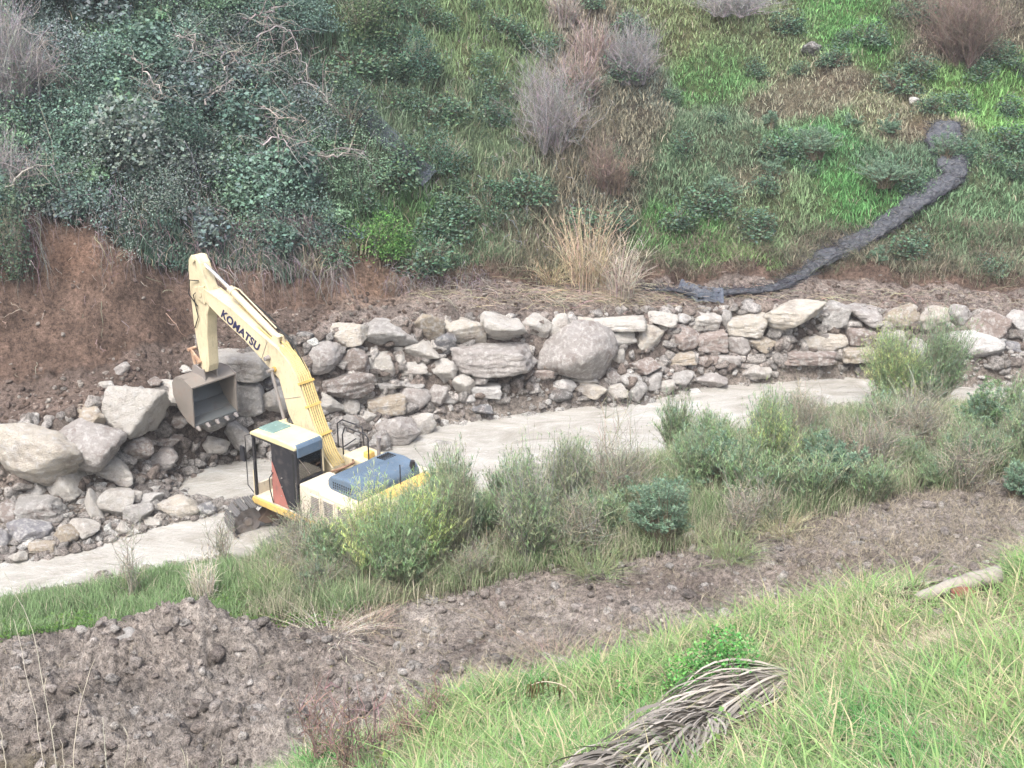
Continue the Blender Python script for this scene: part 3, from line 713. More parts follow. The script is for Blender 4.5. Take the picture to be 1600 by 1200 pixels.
RP = at([r[0] for r in ROCKS], [r[1] + r[3] * .12 for r in ROCKS])
for (a, b, c, d, k, t, lab, gp), rp in zip(ROCKS, RP):
    g = 1.17 if gp == WT else 1.07
    B(a, b, c * g, d * g, k, t, lab, 'boulder', gp, sink=.10 if gp == WT else 0, P=rp)
B(1078, 846, 36, 28, 'a', 'o', 'yellowish boulder under the blue green spurge on the near bank', name='boulder')
B(1052, 850, 26, 16, 'a', 'g', 'smaller lichen covered stone beside the yellowish boulder', name='boulder')
B(1432, 159, 24, 13, 'a', 'W', 'bright white boulder lying alone on the green hillside', name='boulder')
B(195, 1010, 60, 50, 'r', 'g', 'mud smeared boulder in the dirt pile at lower left', name='boulder')
B(520, 1163, 62, 34, 'r', 'm', 'muddy boulder at the bottom edge of the dirt', name='boulder')

# ------------------------------------------------------------------ loose stones and clods nobody could count
def lumps(name, n, sampler, size, colf, sub=1, flatten=.75, seed=5, label=None, cat=None, lift=.1, mat=None):
    rg = np.random.default_rng(seed); P, ext = sampler(rg, n); n = len(P)
    shapes = [rock_shape(500 + i, sub, 't')[0] for i in range(6)]; F = ICO[sub][1]; S = Soup(); sz = size(rg, n) * ext; C = colf(rg, n, P)
    which = rg.integers(0, 6, n)
    for k in range(6):
        m = which == k; q = m.sum()
        if not q: continue
        A = rg.normal(0, 1, (q, 3, 3)); Qm, _ = np.linalg.qr(A); V = np.einsum('qij,vj->qvi', Qm, shapes[k]); V[:, :, 2] *= flatten
        V = V * rg.uniform(.55, 1.25, (q, 1, 3)) * sz[m][:, None, None] + (P[m] + [0, 0, 0])[:, None, :]; V[:, :, 2] += (sz[m] * lift)[:, None]
        nv = V.shape[1]; S.add(V, (np.arange(q)[:, None, None] * nv + F[None]).reshape(-1, 3), np.repeat(C[m][:, None], nv, 1))
    o = S.build(name, mat or M['ground'], smoothf=sub > 1); tag(o, label, cat, kind='stuff'); return o
def strip_sampler(s0, s1, y0, y1, dens=None):
    def f(rg, n):
        out = []; got = 0
        while got < n:
            Y = rg.uniform(y0, y1, n * 3) ; X = rg.uniform(-1, 1, n * 3) * (Y + 4) * .50
            s, _ = zone(X, Y); k = (s > s0) & (s < s1)
            if dens is not None: k &= rg.random(len(X)) < dens(X, Y, s)
            out.append(np.stack([X[k], Y[k], s[k]], -1)); got += k.sum()
        Q = np.concatenate(out)[:n]; Z = height(Q[:, 0], Q[:, 1])
        return np.stack([Q[:, 0], Q[:, 1], Z], -1), np.ones(n)
    return f
def powsize(a, b, p=2.5): return lambda rg, n: a + (b - a) * rg.random(n) ** p
def tones(cols, j=.15): return lambda rg, n, P: np.clip(np.array(cols)[rg.integers(0, len(cols), n)] * (1 + rg.normal(0, j, (n, 1))), .02, .7)
EARTH = [(.34, .30, .27), (.39, .35, .32), (.29, .25, .225), (.44, .41, .38)]
lumps('soil_clods', 8000, strip_sampler(2.9, 4.08, 14, 30), powsize(.015, .12, 6), tones(EARTH), 1, .7, 5, 'grey brown clods of churned mud over the dirt ground', 'clods')
lumps('scarp_debris', 6500, strip_sampler(9.0, 11.0, 28, 52, lambda X, Y, s: np.where(s < 9.9, 1, .10)), powsize(.012, .09, 5), tones([(.17, .125, .10), (.21, .16, .135), (.25, .20, .17), (.38, .34, .30)]), 1, .8, 6, 'crumbled red brown earth and small stones on the cut bank', 'rubble')
lumps('shore_rubble', 8000, strip_sampler(6.97, 8.3, 26, 52), powsize(.03, .17, 5), tones([(.44, .41, .38), (.36, .33, .30), (.56, .54, .51), (.31, .275, .25)]), 2, .8, 7, 'muddy rubble between the wall boulders and the water', 'rubble')
lumps('wall_fill', 2600, strip_sampler(7.85, 9.1, 26, 52), powsize(.06, .26, 2.5), tones([(.40, .37, .34), (.32, .28, .25), (.50, .47, .44), (.27, .225, .195)]), 2, .85, 17, 'muddy filling stones packed between the wall boulders', 'rubble')
lumps('bank_gravel', 5000, strip_sampler(5.4, 6.15, 22, 50), powsize(.03, .14, 3), tones([(.45, .42, .38), (.36, .32, .28), (.55, .52, .49)]), 1, .7, 8, 'pale gravel along the near edge of the stream', 'gravel')
# ------------------------------------------------------------------ the excavator (x right, y ahead, z up, metres)
EXC = (-4.45, 29.42, -.15); EAZ = math.radians(50)
def grimy(name, col, mud, rough=.5):                        # faded paint with scratches, rust runs and dried mud spatter
    m, n, out = newmat(name); b = N(n, 'ShaderNodeBsdfPrincipled', Roughness=rough); b.inputs['Specular IOR Level'].default_value = .35
    tc = n.nodes.new('ShaderNodeTexCoord'); mp = N(n, 'ShaderNodeMapping'); mp.inputs['Scale'].default_value = (1, 1, .28); n.links.new(tc.outputs['Object'], mp.inputs[0])
    fade = noise_node(n, tc.outputs['Object'], 1.2, 5, .6); run = noise_node(n, mp.outputs[0], 9, 6, .7); spat = noise_node(n, tc.outputs['Object'], 16, 6, .75); scr = noise_node(n, tc.outputs['Object'], 40, 3, .8)
    c = mixc(n, 'MULTIPLY', 1.0, col, ramp(n, fade.outputs[0], [(.3, .78), (.7, 1.12)]).outputs[0])
    c = mixc(n, 'MIX', ramp(n, run.outputs[0], [(.54, 0), (.70, .55)]).outputs[0], c, tuple(x * .55 for x in mud)); c = mixc(n, 'MIX', ramp(n, spat.outputs[0], [(.58, 0), (.66, .7)]).outputs[0], c, mud)
    c = mixc(n, 'MIX', ramp(n, scr.outputs[0], [(.68, 0), (.72, .8)]).outputs[0], c, (.16, .09, .05)); n.links.new(c, b.inputs['Base Color'])
    n.links.new(ramp(n, spat.outputs[0], [(.4, rough - .1), (.66, .9)]).outputs[0], b.inputs['Roughness']); bu = N(n, 'ShaderNodeBump', Strength=.25, Distance=.01); n.links.new(spat.outputs[0], bu.inputs['Height']); n.links.new(bu.outputs[0], b.inputs['Normal'])
    n.links.new(b.outputs[0], out.inputs[0]); return m
M['cream'] = grimy('cream_paint_grimy', (.58, .50, .33), (.37, .31, .25)); M['body'] = grimy('body_paint_grimy', (.60, .53, .42), (.36, .31, .26)); M['yellow'] = grimy('yellow_paint_grimy', (.60, .40, .12), (.33, .26, .18)); M['slate'] = grimy('slate_paint_grimy', (.10, .145, .20), (.24, .25, .26), .35)
M['seat'] = mat_simple('pale_green_seat', (.24, .30, .28), .8)
M['salmon'] = grimy('salmon_paint_grimy', (.38, .15, .12), (.26, .2, .17), .6)
def build_excavator():
    root = empty('excavator', EXC, EAZ)
    tag(root, 'pale yellow crawler excavator standing in the muddy stream with its boom raised', 'excavator')
    # undercarriage, turned along the stream
    ua = math.radians(70)
    def turn(o): o.rotation_euler = (0, 0, ua)
    fr = MB(); fr.box(-.75, .75, -.9, .9, .45, .75, (.1, .1)).box(-1.05, 1.05, -.45, -.1, .35, .62).box(-1.05, 1.05, .15, .5, .35, .62)
    o = fr.build('undercarriage_frame', M['frame'], root, .02); turn(o)
    sr = MB().tube([(0, 0, .72), (0, 0, .98)], .62, 32); sr.build('swing_ring', M['mudsteel'], root)
    for sx in (-1, 1):
        x = sx * 1.19; rl, zz = 2.05, .44; rr = .43; n = 52
        path = []; per = 2 * (2 * rl) + 2 * math.pi * rr
        for i in range(n):
            d = per * i / n
            if d < 2 * rl: y, z, a = -rl + d, zz + rr, 0.0
            elif d < 2 * rl + math.pi * rr:
                t = (d - 2 * rl) / rr; y, z, a = rl + rr * math.sin(t), zz + rr * math.cos(t), -t
            elif d < 4 * rl + math.pi * rr: y, z, a = rl - (d - 2 * rl - math.pi * rr), zz - rr, math.pi
            else:
                t = (d - 4 * rl - math.pi * rr) / rr; y, z, a = -rl - rr * math.sin(t), zz - rr * math.cos(t), math.pi - t
            path.append((y, z, a))
        tr = MB()
        for y, z, a in path:
            ca, sa = math.cos(a), math.sin(a)
            def pt(lx, ly, lz): return (x + lx, y + ly * ca - lz * sa, z + ly * sa + lz * ca)
            for (a0, a1, b0, b1, c0, c1) in ((-.35, .35, -.082, .082, 0, .025), (-.35, .35, -.078, -.058, .025, .055), (-.35, .35, -.01, .01, .025, .05), (-.35, .35, .05, .07, .025, .05), (-.11, -.06, -.09, .09, -.09, 0), (.06, .11, -.09, .09, -.09, 0)):
                V = [pt(p, q, r) for r in (c0, c1) for p, q in ((a0, b0), (a1, b0), (a1, b1), (a0, b1))]
                tr._a(V, [(3, 2, 1, 0), (4, 5, 6, 7), (0, 1, 5, 4), (1, 2, 6, 5), (2, 3, 7, 6), (3, 0, 4, 7)])
        t = tr.build('track', mat_simple('track_steel', (.15, .147, .145), .6, .3, dirt=(.13, .105, .09), dscale=5, bump=.3), root); turn(t)
        tf = MB().prism([(-1.5, .26), (1.6, .26), (1.78, .40), (1.5, .68), (-1.5, .68), (-1.65, .45)], x - .17, x + .17)
        tf.build('track_frame', M['frame'], t, .03)
        il = MB().tube([(x - .10, 2.05, zz), (x + .10, 2.05, zz)], .36, 28).tube([(x - .16, 2.05, zz), (x + .16, 2.05, zz)], .11, 16); il.build('idler_wheel', M['mudsteel'], t)
        sp = MB().tube([(x - .07, -2.05, zz), (x + .07, -2.05, zz)], .33, 22).tube([(x - .2, -2.05, zz), (x + .2, -2.05, zz)], .2, 18); sp.build('drive_sprocket', M['frame'], t)
        for k in range(7): MB().tube([(x - .15, -1.32 + k * .44, .19), (x + .15, -1.32 + k * .44, .19)], .09, 14).build('roller', M['mudsteel'], t)
        for k in (-.6, .6): MB().tube([(x - .12, k, .72), (x + .12, k, .72)], .07, 12).build('carrier_roller', M['mudsteel'], t)
    # upper frame
    MB().box(-.98, 1.3, -2.2, 1.4, .98, 1.10).box(-.35, .45, .2, 1.7, .98, 1.25).build('deck_frame', M['mudsteel'], root, .01)
    MB().prism([(-2.3, .90), (1.62, .90), (1.72, .99), (1.66, 1.10), (-2.3, 1.10)], -1.38, -1.0).build('side_skirt', M['yellow'], root, .03)
    MB().box(1.02, 1.36, -2.2, 1.5, .92, 1.10).build('side_skirt', M['yellow'], root, .03)
    # cab
    cx0, cx1, cy0, cy1, cz0, cz1 = -1.36, -.46, -.06, 1.58, 1.10, 2.93
    cab = MB()
    cab.box(cx0, cx1, cy0, cy1, cz0, cz0 + .05)                                         # floor
    cab.box(cx1 - .05, cx1, cy0, cy1, cz0 + .05, cz0 + .55)                                     # right lower wall
    cab.box(cx0, cx1, cy0 - .0, cy0 + .05, cz0 + .05, cz0 + .88)                                 # rear lower wall
    cab.box(cx0 + .02, cx1 - .02, cy1 - .06, cy1, cz0 + .05, cz0 + .35)                 # front lower wall
    cab.box(cx1 - .05, cx1, cy1 - .09, cy1, cz0 + .55, cz1 - .12)
    cab.box(cx1 - .05, cx1, cy0, cy0 + .10, cz0 + .55, cz1 - .12)
    c = cab.build('cab', M['body'], root, .012)
    # left side: front post, black rear quarter with the salmon panel under it, top rail
    MB().prism([(cy1 - .07, cz0 + .05), (cy1, cz0 + .05), (cy1 - .03, cz1 - .1), (cy1 - .10, cz1 - .1)], cx0, cx0 + .07).build('front_post', M['black'], c, .008)
    MB().prism([(cy1 - .005, cz0 + .02), (cy1 + .03, cz0 + .02), (cy1 + .005, cz0 + .75), (cy1 - .02, cz0 + .75)], cx0 - .01, cx0 + .05).build('post_cover', M['cream'], c, .004)
    MB().prism([(cy0 - .02, cz1 - .16), (cy1 - .02, cz1 - .16), (cy1 - .02, cz1 - .06), (cy0 - .02, cz1 - .06)], cx0, cx0 + .06).build('door_rail', M['black'], c)
    q = MB(); q.prism([(cy0 - .02, cz0 + .05), (cy0 + .89, cz0 + .05), (cy0 + .89, cz1 - .16), (cy0 - .02, cz1 - .16)], cx0 + .012, cx0 + .045)
    q.build('rear_quarter_panel', M['black'], c, .006)
    MB().prism([(cy0 + .34, cz0 + .06), (cy0 + .92, cz0 + .06), (cy0 + .92, cz0 + .2), (cy0 + .885, cz0 + 1.22), (cy0 + .80, cz0 + 1.05)], cx0 - .005, cx0 + .009).build('door_panel', M['salmon'], c, .004)
    MB().prism([(cy0 + .02, cz0 + .06), (cy0 + .10, cz0 + .06), (cy0 + .10, cz1 - .2), (cy0 + .02, cz1 - .2)], cx0 - .004, cx0 + .01).build('quarter_trim', M['rubber'], c, .003)
    for z in (.35, .6, .85): MB().tube([(cx0 - .02, cy0 + .62 - z * .1, cz0 + z), (cx0 + .02, cy0 + .62 - z * .1, cz0 + z)], .018, 8).build('bolt', M['steel'], c)
    MB().tube([(cx0 - .04, cy0 + .88, cz0 + .08), (cx0 - .07, cy0 + .93, cz0 + .45), (cx0 - .07, cy0 + .93, cz0 + .75), (cx0 - .02, cy0 + .84, cz0 + .92)], .014, 6).build('grab_handle', M['black'], c)
    # roof with rounded edges, hatch, rear visor
    rf = MB()
    prof = [(cy0 - .03, cz1 - .12), (cy0 - .05, cz1 - .02), (cy0 + .03, cz1 + .03), (cy0 + .8, cz1 + .05), (cy1 - .1, cz1 + .02), (cy1 + .03, cz1 - .05), (cy1 + .03, cz1 - .12)]
    rf.prism(prof, cx0 - .01, cx1 + .01); r = rf.build('roof', M['roof'], c, .035)
    MB().box(cx0 + .16, cx1 - .12, cy0 + .95, cy1 - .12, cz1 + .03, cz1 + .075, (.03, .03)).build('roof_hatch', mat_simple('hatch_glass', (.16, .24, .22), .2), r, .01)
    MB().prism([(cy0 - .075, cz1 - .30), (cy0 - .01, cz1 - .30), (cy0 + .06, cz1 + .028), (cy0 - .03, cz1 + .028), (cy0 - .075, cz1 - .05)], cx0 + .05, cx1 - .05).build('rear_visor', M['slate'], r, .02)
    for xa, xb, mm_, z0_ in ((cx0, cx0 + .05, 'black', .05), (cx1 - .05, cx1, 'cream', .9)): MB().box(xa, xb, cy0 - .045, cy0 + .03, cz0 + z0_, cz1 - .1).build('corner_post', M[mm_], c, .012)
    wr = MB().box(cx0 + .06, cx1 - .05, cy0 - .035, cy0 + .02, cz0 + .72, cz0 + .90).box(cx0 + .06, cx0 + .10, cy0 - .035, cy0 + .02, cz0 + .90, cz1 - .28).box(cx1 - .09, cx1 - .05, cy0 - .035, cy0 + .02, cz0 + .90, cz1 - .28)
    fw = wr.build('rear_window', M['black'], c, .006)
    MB().box(cx0 + .10, cx1 - .09, cy0 - .02, cy0 - .012, cz0 + .90, cz1 - .28).build('pane', M['glass'], fw)
    MB().tube([(cx0 + .12, cy0 - .03, cz1 - .36), (cx0 + .42, cy0 - .035, cz0 + 1.0)], .010, 6).build('wiper', M['steel'], fw)
    MB().box(cx1 - .03, cx1 - .022, cy0 + .10, cy1 - .09, cz0 + .55, cz1 - .12).build('side_pane', M['glass'], c)
    st = MB().box(-1.14, -.68, .38, .88, 1.38, 1.54, (.03, .03)).prism([(.34, 1.5), (.50, 1.5), (.40, 2.18), (.28, 2.18)], -1.12, -.70).prism([(.28, 2.2), (.37, 2.2), (.34, 2.42), (.26, 2.42)], -1.02, -.80).box(-1.05, -.78, .45, .8, 1.15, 1.38)
    st.build('seat', M['seat'], c, .03)
    MB().box(-1.26, -1.14, .45, 1.0, 1.55, 1.72).tube([(-1.2, .95, 1.7), (-1.22, 1.02, 1.95)], .02, 6).tube([(-.98, 1.3, 1.15), (-.98, 1.2, 1.75)], .018, 6).tube([(-.8, 1.3, 1.15), (-.8, 1.2, 1.75)], .018, 6).build('control_levers', M['black'], c)
    mr = MB().tube([(cx0, cy1 + .02, cz0 + 1.72), (cx0 - .05, cy1 + .16, cz0 + 1.66), (cx0 - .06, cy1 + .18, cz0 + .3), (cx0, cy1 + .03, cz0 + .1)], .014, 6).build('handrail', M['black'], c)
    MB().box(cx0 - .20, cx0 - .15, cy1 + .05, cy1 + .24, cz0 + 1.02, cz0 + 1.42, (0, .02)).tube([(cx0 - .06, cy1 + .17, cz0 + 1.3), (cx0 - .17, cy1 + .15, cz0 + 1.3)], .012, 6).build('mirror', M['black'], c, .02)
    # left housing behind the cab with its grilles
    h = MB().prism([(-.16, 1.10), (-.16, 1.98), (-.28, 2.02), (-.88, 2.02), (-.95, 1.95), (-2.15, 1.9), (-2.15, 1.10)], -1.35, -.42).build('radiator_housing', M['body'], root, .03)
    for y0, y1 in ((-.92, -.55), (-1.42, -1.0), (-1.92, -1.5)):
        g = MB().box(-1.372, -1.345, y0, y1, 1.25, 1.85).build('grille_door', M['body'], h, .01)
        gg = MB()
        for k in range(11): gg.box(-1.388, -1.373, y0 + .05, y1 - .05, 1.31 + k * .047, 1.335 + k * .047)
        gg.build('grille', M['mudsteel'], g)
    MB().box(-1.10, -.62, -.80, -.36, 2.015, 2.035).build('filler_lid', M['body'], h, .008)
    # slate engine hood across the rear
    hood = MB(); hp = [(-.84, 1.92), (-.82, 2.18), (-.94, 2.31), (-1.5, 2.36), (-1.92, 2.29), (-2.04, 2.15), (-2.04, 1.92)]
    hood.prism(hp, -1.02, .95); hd = hood.build('engine_hood', M['slate'], root, .05)
    for sx, xx in ((-1, -1.028), (1, .952)):
        v = MB()
        for rr_ in range(3):
            for k in range(9): v.box(xx - .003, xx + .006, -1.06 - k * .075, -1.03 - k * .075, 2.02 + rr_ * .065, 2.06 + rr_ * .065)
        v.build('vent', M['rubber'], hd)
    v = MB()
    for k in range(6):
        for j in range(4): v.box(.42 + k * .07, .455 + k * .07, -1.12 - j * .08, -1.07 - j * .08, 2.325, 2.357)
    v.build('top_vent', M['rubber'], hd)
    MB().prism([(-2.10, 1.02), (-2.10, 2.08), (-2.35, 2.08), (-2.62, 1.98), (-2.78, 1.6), (-2.72, 1.1), (-2.5, .98)], -1.34, 1.34).build('counterweight', M['cream'], root, .08)
    MB().prism([(-2.16, 1.95), (-2.16, 2.10), (-2.4, 2.10), (-2.55, 2.02), (-2.55, 1.95)], -.6, 1.0).build('rear_ledge', M['yellow'], root, .03)
    # fuel tank and right side boxes, handrail, beacon, exhaust, antenna
    MB().box(.52, 1.34, -.9, .35, 1.10, 1.98, (.02, .02)).build('fuel_tank', M['cream'], root, .04)
    MB().box(.62, 1.34, .35, 1.35, 1.10, 1.65, (.02, .02)).build('tool_box', M['cream'], root, .04)
    MB().box(.96, 1.34, -2.1, -.9, 1.10, 1.98).build('pump_housing', M['body'], root, .03)
    MB().box(.75, .98, -.42, -.22, 1.98, 2.14).build('tank_cap', M['yellow'], root, .03)
    hr = MB(); hr.tube([(.60, .35, 1.6), (.60, .36, 2.5), (.64, .30, 2.72), (.64, -.45, 2.72), (.66, -.52, 2.62), (.66, -.52, 1.95)], .019, 8)
    hr.tube([(1.28, 1.3, 1.62), (1.28, 1.3, 2.35), (1.28, 1.1, 2.5), (1.28, .35, 2.5), (1.28, .3, 1.98)], .019, 8).tube([(.60, .36, 2.15), (1.28, .6, 2.1)], .016, 8)
    hr.build('handrail', M['black'], root, smoothf=True)
    MB().tube([(.92, -.62, 1.95), (.92, -.62, 2.5)], .05, 14).tube([(.92, -.62, 2.45), (.92, -.66, 2.62)], [.05, .06], 14).build('exhaust_stack', M['mudsteel'], root)
    MB().tube([(.72, -2.0, 2.15), (.72, -2.0, 2.3)], .05, 12).tube([(.72, -2.0, 2.28), (.72, -2.02, 2.42)], [.075, .06], 14).build('exhaust_cap', M['black'], root)
    MB().tube([(.05, -2.25, 2.05), (.05, -2.25, 2.62)], .016, 6).build('antenna', M['black'], root)
    MB().tube([(-.3, -.1, 1.9), (.0, -.35, 2.02), (.35, -.3, 2.0), (.5, -.1, 1.96)], .03, 8).tube([(-.25, .1, 1.7), (.1, -.2, 1.92), (.48, -.1, 1.85)], .026, 8).tube([(-.35, -.5, 1.98), (.1, -.55, 2.02), (.48, -.5, 1.96)], .03, 8).build('swivel_hoses', mat_simple('rusty_pipe', (.24, .14, .09), .6, dirt=(.4, .3, .2), dscale=8), root, smoothf=True)
    # boom: foot (.25, 1.85) to tip (4.78, 5.6)
    low = [(.05, 1.70), (.55, 1.72), (1.12, 2.45), (1.51, 3.02), (1.66, 3.48), (1.79, 3.90), (2.41, 4.26), (3.10, 4.66), (4.0, 5.06), (4.63, 5.39), (4.86, 5.42)]
    up = [(4.92, 5.55), (4.86, 5.70), (4.63, 5.75), (3.53, 5.42), (2.68, 5.06), (1.75, 4.70), (1.38, 4.45), (1.10, 4.12), (.92, 3.7), (.62, 3.0), (.22, 2.2), (-.05, 1.95), (-.08, 1.80)]
    bx0, bx1 = -.17, .25
    bm = MB().prism(low + up, bx0, bx1).build('boom', M['cream'], root, .025)
    fl = MB()                                               # edge flanges left and right of the top plate
    for x0 in (bx0 - .012, bx1 - .02):
        for a, b in zip(up[2:-2], up[3:-1]):
            d = Vector((0, b[0] - a[0], b[1] - a[1])).normalized(); nrm = Vector((0, -d.z, d.y)) if (Vector((0, -d.z, d.y)).z > 0 or True) else None
            nrm = Vector((0, d.z, -d.y)); nrm = nrm if nrm.z > 0 else -nrm
            A, Bv = Vector((x0, *a)), Vector((x0, *b)); w_ = .03
            V = [A - nrm * .02, Bv - nrm * .02, Bv + nrm * .018, A + nrm * .018]; V2 = [v + Vector((w_, 0, 0)) for v in V]
            fl._a(V + V2, [(0, 1, 2, 3), (7, 6, 5, 4), (0, 4, 5, 1), (1, 5, 6, 2), (2, 6, 7, 3), (3, 7, 4, 0)])
    fl.build('edge_flange', M['cream'], bm)
    pp = MB()                                               # hydraulic pipes along the back of the boom
    def above(i0, i1, off):
        P = []
        for a in up[i0:i1]:
            P.append(a)
        out = []
        for i, a in enumerate(P):
            b = P[min(i + 1, len(P) - 1)]; c_ = P[max(i - 1, 0)]; d = Vector((b[0] - c_[0], b[1] - c_[1])).normalized(); n_ = Vector((d.y, -d.x)); n_ = n_ if n_.y > 0 else -n_
            out.append((a[0] + n_.x * off, a[1] + n_.y * off))
        return out
    for k, xx in enumerate((-.12, -.05, .02, .09, .16, .22)):
        i0 = (5, 4, 5, 3, 4, 3)[k]; pp.tube([(xx, a, b) for a, b in above(i0, 12, .05)], .017 if k % 2 else .022, 8)
    pp.build('hydraulic_pipes', grimy('pipe_paint', (.60, .46, .20), (.36, .29, .2)), bm, smoothf=True)
    cl = MB()
    for (y, z, a) in ((1.02, 3.95, 68), (.80, 3.38, 66), (.45, 2.68, 62)):
        ca, sa = math.cos(math.radians(a)), math.sin(math.radians(a))
        V = [(x, y + u * ca - v_ * sa, z + u * sa + v_ * ca) for x in (bx0 - .02, bx1 + .02) for u, v_ in ((-.03, -.02), (.03, -.02), (.03, .085), (-.03, .085))]
        cl._a(V, [(0, 1, 2, 3), (7, 6, 5, 4), (0, 4, 5, 1), (1, 5, 6, 2), (2, 6, 7, 3), (3, 7, 4, 0)])
    cl.build('pipe_clamp', M['yellow'], bm)
    hz = MB(); hz.tube([(.20, 2.75, 5.28), (.22, 2.2, 5.12), (.24, 1.7, 4.86), (.2, 1.40, 4.56), (.2, 1.12, 4.2), (.2, .95, 3.75), (.18, .68, 3.05), (.2, .3, 2.3), (.24, .02, 2.05)], .024, 8).tube([(.1, 2.2, 5.05), (.16, 1.8, 4.98), (.14, 1.5, 4.68)], .02, 8).tube([(.25, 3.7, 5.72), (.27, 3.0, 5.5), (.27, 2.3, 5.2)], .02, 8)
    hz.build('hoses', M['rubber'], bm, smoothf=True)
    # lettering on the left plate, along the upper straight of the boom
    txt = bpy.data.curves.new('lettering', 'FONT'); txt.body = 'KOMATSU'; txt.size = .31; txt.space_character = 1.05; txt.extrude = .004; txt.offset = .009; txt.shear = .12
    tmp = bpy.data.objects.new('tmp', txt); COL.objects.link(tmp); dg = bpy.context.evaluated_depsgraph_get(); me = bpy.data.meshes.new_from_object(tmp.evaluated_get(dg)); bpy.data.objects.remove(tmp)
    lt = bpy.data.objects.new('lettering', me); COL.objects.link(lt); me.materials.clear(); me.materials.append(M['letter']); lt.parent = bm
    st_, en = Vector((3.98, 5.14)), Vector((2.52, 4.47)); dv = (en - st_).normalized()
    X = Vector((0, dv.x, dv.y)); Y = Vector((0, -dv.y, dv.x)) ; Y = Y if Y.z > 0 else -Y; Z = X.cross(Y)
    wdt = max(v.co.x for v in me.vertices); sc_ = (en - st_).length / wdt
    lt.matrix_local = Matrix.Translation((bx0 - .006, st_.x, st_.y)) @ Matrix(((X.x, Y.x, Z.x), (X.y, Y.y, Z.y), (X.z, Y.z, Z.z))).to_4x4() @ Matrix.Scale(sc_, 4)
    sm = MB()
    for (y, z, y2, z2) in ((1.62, 3.40, .98, 3.62), (2.42, 4.30, 2.14, 4.84), (1.0, 2.32, .48, 2.62)): sm.tube([(bx0 - .003, y, z), (bx0 - .003, y2, z2)], .008, 5)
    sm.build('weld_seam', M['mudsteel'], bm)
    MB().tube([(bx0 - .05, 1.92, 4.14), (bx0 + .02, 1.92, 4.14)], .07, 18).tube([(bx0 - .07, 1.92, 4.14), (bx0 - .04, 1.92, 4.14)], .035, 12).build('pivot_pin', mat_simple('rusty_pin', (.42, .27, .06), .7, rust=(.2, .1, .05)), bm, .006)
    MB().tube([(bx0 - .14, 2.13, 4.40), (bx0, 2.13, 4.40)], [.055, .075], 16).build('work_lamp', M['mudsteel'], bm, .006)
    # boom rams either side, mostly behind the cab
    for sx in (-1, 1):
        x = .04 + sx * .33
        bc = MB().tube([(x, 1.05, 1.42), (x, 1.55, 2.9)], .075, 18).tube([(x, 1.05, 1.36), (x, 1.05, 1.5)], .09, 12).build('boom_ram', M['cream'], root)
        MB().tube([(x, 1.55, 2.9), (x, 1.92, 4.14)], .042, 14).build('rod', M['mudsteel'], bc)
    MB().tube([(-.42, 1.92, 4.14), (.5, 1.92, 4.14)], .045, 12).build('ram_pin', M['steel'], root)
    # arm ram on top of the boom
    ar = MB().tube([(.04, 1.98, 4.92), (.04, 3.72, 5.83)], .088, 20).tube([(.04, 3.64, 5.79), (.04, 3.78, 5.86)], .105, 20).tube([(.04, 1.9, 4.88), (.04, 2.02, 4.94)], .1, 20)
    ar.prism([(1.78, 4.62), (2.2, 4.75), (2.02, 5.02), (1.86, 4.98)], -.07, -.02).prism([(1.78, 4.62), (2.2, 4.75), (2.02, 5.02), (1.86, 4.98)], .10, .15)
    ar = ar.build('arm_ram', M['cream'], root, .004)
    MB().tube([(.04, 3.75, 5.845), (.04, 4.98, 6.45)], .05, 16).build('rod', M['chrome'], ar)
    MB().tube([(.12, 2.1, 5.12), (.14, 3.5, 5.86), (.12, 3.7, 5.9)], .018, 8).build('ram_pipe', M['cream'], ar)
    # arm
    arm = [(5.10, 6.56), (4.90, 6.58), (4.74, 6.40), (4.62, 6.05), (4.42, 5.62), (4.44, 5.40), (4.62, 5.0), (4.70, 4.4), (4.74, 3.55), (4.80, 3.36), (4.98, 3.30), (5.10, 3.42), (5.16, 3.9), (5.24, 4.5), (5.26, 5.3), (5.27, 6.15), (5.22, 6.42)]
    am = MB().prism(arm, -.13, .21).build('arm', M['cream'], root, .025)
    for xa, xb, yy, zq, rq in ((-.2, .28, 4.78, 5.57, .085), (-.19, .27, 4.98, 6.46, .075)): MB().tube([(xa, yy, zq), (xb, yy, zq)], rq, 20).build('arm_pin', M['cream'], am)
    MB().prism([(4.6, 5.32), (4.95, 5.42), (4.98, 5.72), (4.6, 5.82)], -.185, -.135).prism([(4.6, 5.32), (4.95, 5.42), (4.98, 5.72), (4.6, 5.82)], .215, .265).build('boom_fork', M['cream'], bm, .01)
    a2 = MB().tube([(-.16, 4.82, 5.92), (-.22, 5.12, 5.9), (-.22, 5.22, 5.5), (-.17, 4.95, 5.2)], .016, 8).tube([(-.16, 4.9, 5.62), (-.2, 5.05, 5.5), (-.18, 4.95, 4.9), (-.17, 5.15, 4.55)], .014, 8)
    a2.build('hoses', M['rubber'], am, smoothf=True)
    br = MB().tube([(.04, 5.38, 5.85), (.04, 5.36, 4.55)], .07, 18).tube([(.04, 5.38, 5.75), (.04, 5.30, 5.75)], .08, 12).build('bucket_ram', M['cream'], root)
    MB().tube([(.04, 5.36, 4.55), (.04, 5.45, 3.85)], .042, 14).build('rod', M['chrome'], br)
    lk = MB()
    for x in (-.2, .24):
        lk.prism([(5.40, 3.90), (5.50, 3.86), (5.12, 3.56), (5.05, 3.66)], x, x + .04).prism([(5.40, 3.90), (5.52, 3.88), (5.36, 3.30), (5.26, 3.33)], x + .045, x + .08)
    lk.tube([(-.24, 5.46, 3.87), (.32, 5.46, 3.87)], .05, 14).tube([(-.24, 5.08, 3.6), (.32, 5.08, 3.6)], .05, 14)
